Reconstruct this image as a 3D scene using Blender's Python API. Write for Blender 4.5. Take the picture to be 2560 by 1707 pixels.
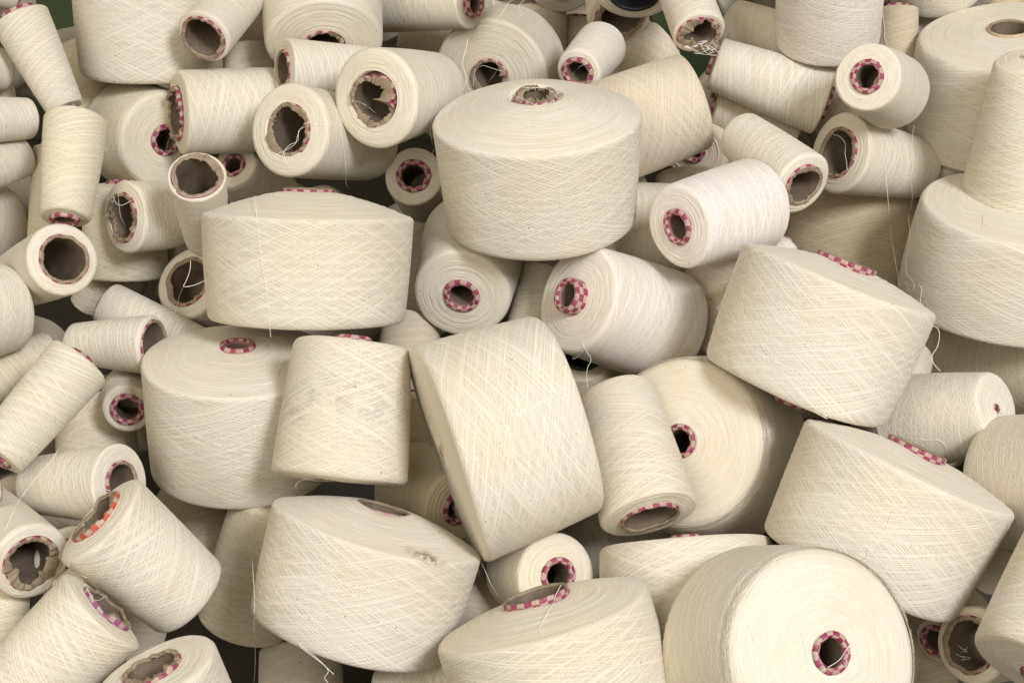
import bpy, math, random
import numpy as np
from mathutils import Vector, Matrix

# ------------------------------------------------------------------ camera, world, light
scene = bpy.context.scene
for o in list(bpy.data.objects):
    bpy.data.objects.remove(o)
COL = scene.collection

cam_d = bpy.data.cameras.new("camera")
cam_d.sensor_width = 36.0
cam_d.lens = 36.0 * 3900.0 / 2560.0
cam_d.clip_start = 0.02
cam_d.clip_end = 100.0
cam = bpy.data.objects.new("camera", cam_d)
cam.location = (0.0, 0.0, 1.18)
cam.rotation_euler = (math.radians(90 - 27), 0, 0)
COL.objects.link(cam)
scene.camera = cam

world = bpy.data.worlds.new("World")
scene.world = world
world.use_nodes = True
bg = world.node_tree.nodes["Background"]
bg.inputs[0].default_value = (1.0, 0.87, 0.67, 1)
bg.inputs[1].default_value = 0.36

scene.view_settings.view_transform = 'Standard'
scene.view_settings.look = 'None'
scene.view_settings.exposure = -0.1
scene.view_settings.gamma = 1.0
scene.view_settings.use_curve_mapping = False
scene.cycles.max_bounces = 4
scene.cycles.diffuse_bounces = 3
scene.cycles.glossy_bounces = 1
scene.cycles.use_denoising = True

def area(name, loc, target, size, power, col):
    d = bpy.data.lights.new(name, 'AREA')
    d.shape = 'RECTANGLE'
    d.size, d.size_y = size
    d.energy = power
    d.color = col
    o = bpy.data.objects.new(name, d)
    o.location = loc
    v = Vector(target) - Vector(loc)
    o.rotation_euler = v.to_track_quat('-Z', 'Y').to_euler()
    COL.objects.link(o)
    return o

PILE = (0.0, 1.45, 0.42)
area("window_light", (1.75, -1.5, 3.3), PILE, (0.9, 1.1), 175, (0.93, 0.95, 1.0))
area("hall_light", (-1.7, -2.2, 3.0), PILE, (3.0, 3.0), 104, (1.0, 0.94, 0.82))

# ------------------------------------------------------------------ materials
def new_mat(name):
    m = bpy.data.materials.new(name)
    m.use_nodes = True
    nt = m.node_tree
    b = nt.nodes["Principled BSDF"]
    return m, nt, b

class NB:
    """small node helper"""
    def __init__(self, nt): self.nt = nt
    def n(self, t, **k):
        x = self.nt.nodes.new(t)
        for a, v in k.items(): setattr(x, a, v)
        return x
    def link(self, a, b): self.nt.links.new(a, b)
    def math(self, op, a, b=None, c=None):
        x = self.n('ShaderNodeMath', operation=op)
        for i, v in enumerate((a, b, c)):
            if v is None: continue
            if hasattr(v, 'is_linked') or hasattr(v, 'links'): self.link(v, x.inputs[i])
            else: x.inputs[i].default_value = v
        return x.outputs[0]
    def mix(self, fac, a, b, mode='MIX'):
        x = self.n('ShaderNodeMix', data_type='RGBA', blend_type=mode)
        for s, v in ((x.inputs['Factor'], fac), (x.inputs['A'], a), (x.inputs['B'], b)):
            src = [i for i in x.inputs if i.name == s.name and i.enabled]
            s = src[0] if src else s
            if hasattr(v, 'links'): self.link(v, s)
            elif isinstance(v, (int, float)): s.default_value = v
            else: s.default_value = (*v, 1)
        return [o for o in x.outputs if o.enabled][0]
    def noise(self, vec, scale, detail=2.0, rough=.5, dim='3D'):
        x = self.n('ShaderNodeTexNoise', noise_dimensions=dim)
        if vec is not None: self.link(vec, x.inputs['Vector'])
        x.inputs['Scale'].default_value = scale
        x.inputs['Detail'].default_value = detail
        x.inputs['Roughness'].default_value = rough
        return x.outputs['Fac']
    def ramp(self, v, lo, hi, a=0.0, b=1.0):
        x = self.n('ShaderNodeMapRange')
        x.interpolation_type = 'SMOOTHSTEP'
        self.link(v, x.inputs['Value'])
        x.inputs['From Min'].default_value = lo; x.inputs['From Max'].default_value = hi
        x.inputs['To Min'].default_value = a; x.inputs['To Max'].default_value = b
        return x.outputs[0]

def tone_node(N):
    a = N.n('ShaderNodeAttribute', attribute_type='OBJECT', attribute_name='tone')
    return a.outputs['Color']

def cotton_base(N, col_in, pos):
    """per-cone tone, broad yellowing, little seed flecks"""
    big = N.ramp(N.noise(pos, 16, 3), .35, .75)
    col = N.mix(N.math('MULTIPLY', big, .38), col_in, N.mix(1.0, col_in, (1.0, .93, .78), 'MULTIPLY'))
    grime = N.ramp(N.noise(pos, 34, 4, .65), .60, .78)
    col = N.mix(N.math('MULTIPLY', grime, .22), col, N.mix(1.0, col_in, (.86, .82, .78), 'MULTIPLY'))
    vo = N.n('ShaderNodeTexVoronoi', feature='F1')
    N.link(pos, vo.inputs['Vector']); vo.inputs['Scale'].default_value = 130
    sep = N.n('ShaderNodeSeparateColor'); N.link(vo.outputs['Color'], sep.inputs[0])
    few = N.math('GREATER_THAN', sep.outputs[0], .88)
    sz = N.math('MULTIPLY_ADD', sep.outputs[1], .10, .03)
    fleck = N.math('MULTIPLY', few, N.math('LESS_THAN', vo.outputs['Distance'], sz))
    return N.mix(N.math('MULTIPLY', fleck, .62), col, (.20, .14, .08))

def add_stain(N, col, pos, line):
    st = N.n('ShaderNodeAttribute', attribute_type='OBJECT', attribute_name='stain')
    stp = N.n('ShaderNodeAttribute', attribute_type='OBJECT', attribute_name='stain_at')
    ds = N.n('ShaderNodeVectorMath', operation='SUBTRACT'); N.link(pos, ds.inputs[0]); N.link(stp.outputs['Vector'], ds.inputs[1])
    dm = N.n('ShaderNodeVectorMath', operation='MULTIPLY'); N.link(ds.outputs[0], dm.inputs[0]); dm.inputs[1].default_value = (1.4, .62, 2.2)
    dl = N.n('ShaderNodeVectorMath', operation='LENGTH'); N.link(dm.outputs[0], dl.inputs[0])
    blot = N.math('MULTIPLY', N.ramp(dl.outputs['Value'], .022, .005), N.ramp(N.noise(pos, 150, 4, .7), .38, .56))
    blot = N.math('MULTIPLY', N.math('MULTIPLY', blot, N.ramp(line, .0, .9, 1.0, .7)), st.outputs['Fac'])
    return N.mix(N.math('MULTIPLY', blot, .9), col, (.17, .105, .06))

def cloth_finish(nt, b, rough=.92):
    b.inputs['Roughness'].default_value = rough
    b.inputs['Specular IOR Level'].default_value = .18
    b.inputs['Sheen Weight'].default_value = .18
    b.inputs['Sheen Roughness'].default_value = .5
    b.inputs['Sheen Tint'].default_value = (1, .96, .88, 1)

def make_side():
    m, nt, b = new_mat("cross_wound_cotton")
    N = NB(nt)
    tc = N.n('ShaderNodeTexCoord'); pos = tc.outputs['Object']
    uv = N.n('ShaderNodeSeparateXYZ'); N.link(tc.outputs['UV'], uv.inputs[0])
    u, v = uv.outputs[0], uv.outputs[1]            # metres round and along the side
    warp = N.math('MULTIPLY', N.math('SUBTRACT', N.noise(pos, 14, 2), .5), .006)
    at = N.n('ShaderNodeAttribute', attribute_type='OBJECT', attribute_name='lay')
    ca, sa = N.n('ShaderNodeMath', operation='COSINE'), N.n('ShaderNodeMath', operation='SINE')
    N.link(at.outputs['Fac'], ca.inputs[0]); N.link(at.outputs['Fac'], sa.inputs[0])
    hs = []
    for sg in (1, -1):
        us = N.math('MULTIPLY', u, sa.outputs[0])
        vc = N.math('MULTIPLY', N.math('ADD', v, warp), ca.outputs[0])
        across = N.math('ADD', vc, us) if sg > 0 else N.math('SUBTRACT', vc, us)
        along = N.math('SUBTRACT', N.math('MULTIPLY', v, sa.outputs[0]), N.math('MULTIPLY', u, ca.outputs[0])) if sg > 0 else \
            N.math('ADD', N.math('MULTIPLY', v, sa.outputs[0]), N.math('MULTIPLY', u, ca.outputs[0]))
        cx = N.n('ShaderNodeCombineXYZ')
        N.link(N.math('MULTIPLY', across, 780.0), cx.inputs[0])
        N.link(N.math('MULTIPLY_ADD', along, 6.0, 7.3 * sg), cx.inputs[1])
        hs.append(N.ramp(N.noise(cx.outputs[0], 1.0, 2.0, .6, '2D'), .28, .72))
    h = N.math('MAXIMUM', hs[0], hs[1])
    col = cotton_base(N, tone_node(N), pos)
    col = N.mix(N.ramp(h, .25, .95), N.mix(1.0, col, (.85, .825, .78), 'MULTIPLY'), col)  # gaps between threads darkened in the colour, shade painted into the winding
    # grey rub marks along the threads of soiled cones
    soil = N.n('ShaderNodeAttribute', attribute_type='OBJECT', attribute_name='soil')
    oz = N.n('ShaderNodeSeparateXYZ'); N.link(pos, oz.inputs[0])
    band = N.math('MULTIPLY', N.ramp(oz.outputs[2], .040, .062), N.ramp(oz.outputs[2], .105, .080))
    rub = N.math('MULTIPLY', band, N.ramp(N.noise(pos, 40, 4, .7), .42, .66))
    rub = N.math('MULTIPLY', rub, N.math('MULTIPLY', N.ramp(hs[1], .75, .35), soil.outputs['Fac']))
    col = N.mix(N.math('MULTIPLY', rub, .45), col, (.22, .20, .18))
    col = add_stain(N, col, pos, h)
    N.link(col, b.inputs['Base Color'])
    bp = N.n('ShaderNodeBump'); bp.inputs['Strength'].default_value = .65; bp.inputs['Distance'].default_value = .0009
    N.link(h, bp.inputs['Height']); N.link(bp.outputs[0], b.inputs['Normal'])
    cloth_finish(nt, b)
    return m

def make_end():
    m, nt, b = new_mat("ring_wound_cotton")
    N = NB(nt)
    tc = N.n('ShaderNodeTexCoord'); pos = tc.outputs['Object']
    s = N.n('ShaderNodeSeparateXYZ'); N.link(pos, s.inputs[0])
    r = N.math('SQRT', N.math('ADD', N.math('MULTIPLY', s.outputs[0], s.outputs[0]), N.math('MULTIPLY', s.outputs[1], s.outputs[1])))
    warp = N.math('MULTIPLY', N.math('SUBTRACT', N.noise(pos, 30, 3), .5), .0035)
    rr = N.math('ADD', r, warp)
    inv = N.math('DIVIDE', 1.0, N.math('MAXIMUM', r, .004))
    cx = N.n('ShaderNodeCombineXYZ')
    N.link(N.math('MULTIPLY', N.math('MULTIPLY', s.outputs[0], inv), 2.6), cx.inputs[0])
    N.link(N.math('MULTIPLY', N.math('MULTIPLY', s.outputs[1], inv), 2.6), cx.inputs[1])
    N.link(N.math('MULTIPLY', rr, 640.0), cx.inputs[2])
    fine = N.ramp(N.noise(cx.outputs[0], 1.0, 2.5, .6), .3, .72)
    cx2 = N.n('ShaderNodeCombineXYZ')
    N.link(N.math('MULTIPLY', s.outputs[0], 14.0), cx2.inputs[0]); N.link(N.math('MULTIPLY', s.outputs[1], 14.0), cx2.inputs[1])
    N.link(N.math('MULTIPLY', rr, 130.0), cx2.inputs[2])
    broad = N.noise(cx2.outputs[0], 1.0, 2.0, .5)
    col = cotton_base(N, tone_node(N), pos)
    col = N.mix(fine, N.mix(1.0, col, (.91, .89, .85), 'MULTIPLY'), col)
    col = N.mix(N.ramp(broad, .35, .7, 0, .35), col, N.mix(1.0, col, (.95, .93, .90), 'MULTIPLY'))
    col = add_stain(N, col, pos, fine)
    N.link(col, b.inputs['Base Color'])
    hh = N.math('ADD', fine, N.math('MULTIPLY', broad, 1.5))
    bp = N.n('ShaderNodeBump'); bp.inputs['Strength'].default_value = .42; bp.inputs['Distance'].default_value = .0009
    N.link(hh, bp.inputs['Height']); N.link(bp.outputs[0], b.inputs['Normal'])
    cloth_finish(nt, b)
    return m

def make_thread():
    m, nt, b = new_mat("cotton_thread")
    N = NB(nt)
    tc = N.n('ShaderNodeTexCoord'); pos = tc.outputs['Object']
    a = N.n('ShaderNodeAttribute', attribute_type='GEOMETRY', attribute_name='shade')
    col = tone_node(N)
    big = N.ramp(N.noise(pos, 16, 2), .35, .75)
    col = N.mix(N.math('MULTIPLY', big, .38), col, N.mix(1.0, col, (1.0, .93, .78), 'MULTIPLY'))
    col = N.mix(a.outputs['Fac'], N.mix(1.0, col, (.925, .905, .87), 'MULTIPLY'), N.mix(1.0, col, (1.02, 1.02, 1.02), 'MULTIPLY'))
    soil = N.n('ShaderNodeAttribute', attribute_type='OBJECT', attribute_name='soil')
    oz = N.n('ShaderNodeSeparateXYZ'); N.link(pos, oz.inputs[0])
    band = N.math('MULTIPLY', N.ramp(oz.outputs[2], .040, .062), N.ramp(oz.outputs[2], .105, .080))
    rub = N.math('MULTIPLY', N.math('MULTIPLY', band, N.ramp(N.noise(pos, 40, 4, .7), .45, .62)),
                 N.math('MULTIPLY', N.ramp(a.outputs['Fac'], .75, .3), soil.outputs['Fac']))
    col = N.mix(N.math('MULTIPLY', rub, .5), col, (.24, .22, .20))
    N.link(col, b.inputs['Base Color'])
    cloth_finish(nt, b)
    return m

def make_print(name, dark, light, wear):
    m, nt, b = new_mat(name)
    N = NB(nt)
    tc = N.n('ShaderNodeTexCoord')
    nz = N.n('ShaderNodeTexNoise'); N.link(tc.outputs['Object'], nz.inputs['Vector']); nz.inputs['Scale'].default_value = 160
    off = N.n('ShaderNodeVectorMath', operation='MULTIPLY_ADD'); N.link(nz.outputs['Color'], off.inputs[0])
    off.inputs[1].default_value = (.5, .5, 0); N.link(tc.outputs['UV'], off.inputs[2])
    ck = N.n('ShaderNodeTexChecker'); N.link(off.outputs[0], ck.inputs['Vector']); ck.inputs['Scale'].default_value = 1.0
    pos = tc.outputs['Object']
    n1 = N.noise(pos, 260, 3, .6)
    n2 = N.noise(pos, 90, 3, .6)
    d = N.mix(N.ramp(n2, .35, .7), dark, tuple(min(1, x * 1.35 + .03) for x in dark))
    l = N.mix(N.ramp(n2, .4, .7), light, tuple(x * .82 for x in light))
    col = N.mix(ck.outputs['Fac'], l, d)
    col = N.mix(N.math('MULTIPLY', N.ramp(n1, .52, .68), wear), col, tuple(.5 * (x + y) for x, y in zip(dark, light)))
    N.link(col, b.inputs['Base Color'])
    b.inputs['Roughness'].default_value = .5
    b.inputs['Specular IOR Level'].default_value = .35
    bp = N.n('ShaderNodeBump'); bp.inputs['Strength'].default_value = .35; bp.inputs['Distance'].default_value = .0008
    N.link(n1, bp.inputs['Height']); N.link(bp.outputs[0], b.inputs['Normal'])
    return m

def make_card(name, c0, c1, rough=.85):
    m, nt, b = new_mat(name)
    N = NB(nt)
    tc = N.n('ShaderNodeTexCoord'); pos = tc.outputs['Object']
    col = N.mix(N.ramp(N.noise(pos, 45, 5, .65), .3, .7), c0, c1)
    fib = N.noise(pos, 420, 3, .6)
    col = N.mix(N.ramp(fib, .55, .75, 0, .45), col, tuple(x * .6 for x in c0))
    N.link(col, b.inputs['Base Color'])
    b.inputs['Roughness'].default_value = rough
    b.inputs['Specular IOR Level'].default_value = .25
    bp = N.n('ShaderNodeBump'); bp.inputs['Strength'].default_value = .4; bp.inputs['Distance'].default_value = .0008
    N.link(fib, bp.inputs['Height']); N.link(bp.outputs[0], b.inputs['Normal'])
    return m

SIDE, END, THREAD = make_side(), make_end(), make_thread()
CREAM = (.50, .365, .30)
PRINTS = [make_print("pink_check_paper", (.235, .026, .074), CREAM, .6),
          make_print("purple_check_paper", (.26, .06, .16), (.50, .38, .36), .5),
          make_print("orange_check_paper", (.42, .06, .03), CREAM, .45),
          make_print("faded_pink_paper", (.36, .19, .21), (.42, .34, .29), .8),
          make_card("tan_paper", (.52, .39, .26), (.60, .47, .33), .6),
          make_card("black_plastic", (.010, .010, .012), (.02, .02, .022), .35),
          make_card("green_plastic", (.015, .035, .022), (.03, .06, .04), .4)]
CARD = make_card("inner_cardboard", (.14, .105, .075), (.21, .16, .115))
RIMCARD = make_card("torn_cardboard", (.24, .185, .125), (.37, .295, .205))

def plain(name, c0, c1, scale, rough=.8):
    m, nt, b = new_mat(name)
    N = NB(nt)
    tc = N.n('ShaderNodeTexCoord')
    N.link(N.mix(N.ramp(N.noise(tc.outputs['Object'], scale, 5, .6), .3, .7), c0, c1), b.inputs['Base Color'])
    b.inputs['Roughness'].default_value = rough
    return m

# ------------------------------------------------------------------ helpers
def mesh_obj(name, V, faces_idx, mats, parent=None, mat_idx=None, uvs=None, smooth=True):
    """V (n,3) array, faces_idx (m,4) quads"""
    me = bpy.data.meshes.new(name)
    V = np.asarray(V, dtype=np.float32); Fq = np.asarray(faces_idx, dtype=np.int32)
    nf, k = Fq.shape
    me.vertices.add(len(V)); me.vertices.foreach_set('co', V.ravel())
    me.loops.add(nf * k); me.loops.foreach_set('vertex_index', Fq.ravel())
    me.polygons.add(nf)
    me.polygons.foreach_set('loop_start', np.arange(0, nf * k, k, dtype=np.int32))
    me.polygons.foreach_set('loop_total', np.full(nf, k, dtype=np.int32))
    if mat_idx is not None: me.polygons.foreach_set('material_index', np.asarray(mat_idx, dtype=np.int32))
    me.update(calc_edges=True)
    me.polygons.foreach_set('use_smooth', np.full(nf, smooth))
    if uvs is not None:
        l = me.uv_layers.new(name='UVMap'); l.data.foreach_set('uv', np.asarray(uvs, dtype=np.float32).ravel())
    for m in mats: me.materials.append(m)
    ob = bpy.data.objects.new(name, me)
    COL.objects.link(ob)
    if parent is not None: ob.parent = parent
    return ob

def grid_faces(nr, nc):
    """rows of rings (closed in the column direction)"""
    i = np.arange(nr - 1)[:, None]; j = np.arange(nc)[None, :]
    a = i * nc + j; b = i * nc + (j + 1) % nc
    return np.stack([a, b, b + nc, a + nc], -1).reshape(-1, 4)

def ring_uv(nr, nc, U, Vv):
    """uv per loop for grid_faces: U (nr, nc+1), Vv (nr, nc+1)"""
    i = np.arange(nr - 1)[:, None]; j = np.arange(nc)[None, :]
    def g(a, b): return np.stack([U[a, b], Vv[a, b]], -1)
    I, J = np.broadcast_arrays(i, j)
    return np.stack([g(I, J), g(I, J + 1), g(I + 1, J + 1), g(I + 1, J)], 2).reshape(-1, 2)

# ------------------------------------------------------------------ the setting
def slab(name, x0, x1, y0, y1, z0, z1, mat):
    V = [(x, y, z) for z in (z0, z1) for y in (y0, y1) for x in (x0, x1)]
    Fq = [(0, 2, 3, 1), (4, 5, 7, 6), (0, 1, 5, 4), (2, 6, 7, 3), (0, 4, 6, 2), (1, 3, 7, 5)]
    o = mesh_obj(name, V, Fq, [mat], smooth=False)
    o['kind'] = 'structure'
    return o
slab('floor', -3, 3, -1.5, 3.45, -.1, 0, plain("dusty_concrete", (.050, .042, .032), (.075, .062, .048), 6))
slab('wall', -3, 3, 3.3, 3.5, 0.002, 2.6, plain("green_wall_paint", (.040, .062, .022), (.062, .085, .034), 5, .6))

# ------------------------------------------------------------------ yarn cones
class Shape:
    """radius of the wound side as a function of angle and height share"""
    def __init__(self, RO, RN, L, rg):
        self.RO, self.RN, self.L = RO, RN, L
        self.bulge = rg.uniform(.004, .022)
        self.k = [(n, rg.uniform(-1, 1) * a, rg.uniform(0, 6.28), rg.uniform(-2.5, 2.5)) for n, a in ((2, .010), (3, .006), (5, .003), (7, .002))]
    def rad(self, ph, t):
        r = self.RO + (self.RN - self.RO) * t
        w = 1 + self.bulge * np.sin(np.pi * np.clip(t, 0, 1))
        for n, a, p, q in self.k: w = w + a * np.cos(n * ph + p + q * t)
        return r * w

def make_yarn(parent, sh, tO, tN, dO, dN, fl, tone, lay, rg, seam, stain_at):
    RO, RN, L = sh.RO, sh.RN, sh.L
    nc = 80
    fo = min(.0058, .11 * RO) * rg.uniform(.75, 1.2); fn = min(.0058, .11 * RN) * rg.uniform(.75, 1.2)
    if fl & 16: fo, fn = fo * 2.6, fn * 2.6
    prof = []   # (kind, r share or t, z, slot)
    nface = 26
    rel = []
    # open-end face, rim, side, rim, nose face
    groove = [rg.gauss(0, 1) for _ in range(nface)]
    rows_r, rows_z, slot = [], [], []
    rows_r.append(('w', tO * .9, 0, 0, 0)); rows_z.append(.03); slot.append(1)
    for i in range(nface):
        q = i / (nface - 1)
        rows_r.append(('f', tO * .96, RO - fo, q, 0)); rows_z.append(-dO * (1 - q ** 1.45) + .0002 * groove[i] * (0 < i < nface - 1)); slot.append(1)
    for a in (25, 50, 75):
        rows_r.append(('r', math.sin(math.radians(a)), fo, 0, 0)); rows_z.append(fo * (1 - math.cos(math.radians(a)))); slot.append(1 if a < 45 else 0)
    ns = 16
    for i in range(ns):
        t = (fo + (L - fo - fn) * i / (ns - 1)) / L
        rows_r.append(('s', 0, 0, t, 0)); rows_z.append(t * L); slot.append(0)
    for a in (75, 50, 25):
        rows_r.append(('r', math.sin(math.radians(a)), fn, 1, 1)); rows_z.append(L - fn * (1 - math.cos(math.radians(a)))); slot.append(0 if a > 45 else 1)
    groove = [rg.gauss(0, 1) for _ in range(nface)]
    for i in range(nface):
        q = 1 - i / (nface - 1)
        rows_r.append(('f', tN * .96, RN - fn, q, 1)); rows_z.append(L + dN * (1 - q ** 1.45) + .0002 * groove[i] * (0 < i < nface - 1)); slot.append(1)
    rows_r.append(('w', tN * .9, 0, 0, 1)); rows_z.append(L - .03); slot.append(1)
    ph = seam + np.arange(nc) / nc * 2 * np.pi
    V = np.zeros((len(rows_r), nc, 3)); vlen = np.zeros(len(rows_r)); prev = None
    sagp = rg.uniform(0, 6.28)
    for k, (row, z) in enumerate(zip(rows_r, rows_z)):
        kind, a, b_, q, e = row
        if kind == 's': r = sh.rad(ph, q)
        elif kind == 'w': r = np.full(nc, a)
        else:
            edge = sh.rad(ph, float(e)); f_ = fo if e == 0 else fn
            if kind == 'f': r = a + (edge - f_ - a) * q
            else: r = edge - f_ + a * f_
        zz = z + (.0011 * np.cos(2 * ph + sagp) + .0007 * np.cos(3 * ph + 2 * sagp)) * (RO / .1)
        V[k, :, 0] = r * np.cos(ph); V[k, :, 1] = r * np.sin(ph); V[k, :, 2] = zz
        m = (float(np.mean(r)), z)
        if prev: vlen[k] = vlen[k - 1] + math.hypot(m[0] - prev[0], m[1] - prev[1])
        prev = m
    nr = len(rows_r)
    Rm = (RO + RN) / 2
    U = np.broadcast_to((np.arange(nc + 1) / nc * 2 * np.pi * Rm)[None, :], (nr, nc + 1)); Vv = np.broadcast_to(vlen[:, None], (nr, nc + 1))
    mi = np.repeat([max(slot[i], slot[i + 1]) if not (slot[i] == 0 and slot[i + 1] == 0) else 0 for i in range(nr - 1)], nc)
    o = mesh_obj('yarn', V.reshape(-1, 3), grid_faces(nr, nc), [SIDE, END], parent, mi, ring_uv(nr, nc, U, Vv))
    o['tone'] = tone; o['lay'] = lay; o['soil'] = 1.0 if fl & 1 else 0.0
    o['stain'] = 1.0 if fl & 2 else 0.0; o['stain_at'] = stain_at
    return o

def strips(paths, up, half, height):
    """raised thread strips: paths (n, m, 3), outward normals (n, m, 3)"""
    n, m, _ = paths.shape
    tan = np.gradient(paths, axis=1)
    tan /= np.linalg.norm(tan, axis=2, keepdims=True) + 1e-9
    side = np.cross(tan, up); side /= np.linalg.norm(side, axis=2, keepdims=True) + 1e-9
    A = paths - side * half - up * height * .35
    Bm = paths + up * height
    Cc = paths + side * half - up * height * .35
    V = np.stack([A, Bm, Cc], 2).reshape(-1, 3)
    i = np.arange(n)[:, None, None] * m * 3; j = np.arange(m - 1)[None, :, None] * 3; k = np.arange(2)[None, None, :]
    a = i + j + k
    Fq = np.stack([a, a + 1, a + 4, a + 3], -1).reshape(-1, 4)
    return V, Fq

def make_winding(parent, sh, hatch, tone, fl, lay, rg, seg_scale):
    rs = np.random.RandomState(rg.randrange(1 << 30))
    L, Rm = sh.L, (sh.RO + sh.RN) / 2
    alpha = lay
    pitch = .00150
    n = max(12, int(2 * math.pi * Rm * math.sin(alpha) / pitch))
    turn = (L / math.tan(alpha)) / Rm
    m = int(max(12, min(40, turn / .19)) * seg_scale)
    Ps, Us, S = [], [], []
    for sg in (1, -1):
        base = np.arange(n) / n * 2 * np.pi + rs.normal(0, .35 * 2 * np.pi / n, n)
        s = np.linspace(0, 1, m)[None, :]
        mg = .0050 / L
        t = mg + s * (1 - 2 * mg) + np.zeros((n, 1))
        # threads lie flatter near the turning points
        bend = turn * (s + .045 * np.sin(2 * np.pi * s)) * (1 + rs.normal(0, .035, (n, 1)))
        ph = base[:, None] + sg * bend + .004 * np.sin(s * rs.uniform(5, 12, (n, 1)) + rs.uniform(0, 6, (n, 1)))
        r = sh.rad(ph, t)
        N_ = np.stack([np.cos(ph), np.sin(ph), np.zeros_like(ph)], -1)
        r = r - .0012 * np.clip(1 - np.minimum(s, 1 - s) / .035, 0, 1)
        P = np.stack([r * np.cos(ph), r * np.sin(ph), t * L], -1)
        Ps.append(P); Us.append(N_); S.append(rs.uniform(0, 1, n))
    P = np.concatenate(Ps); Un = np.concatenate(Us); sh_ = np.concatenate(S)
    V, Fq = strips(P, Un, .00028 + .00006 * hatch, .00011 + .00012 * hatch)
    o = mesh_obj('wound_threads', V, Fq, [THREAD], parent)
    at = o.data.attributes.new('shade', 'FLOAT', 'POINT')
    at.data.foreach_set('value', np.repeat(sh_, m * 3).astype(np.float32))
    o['tone'] = tone; o['soil'] = 1.0 if fl & 1 else 0.0
    o['kind'] = 'stuff'
    return o

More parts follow.
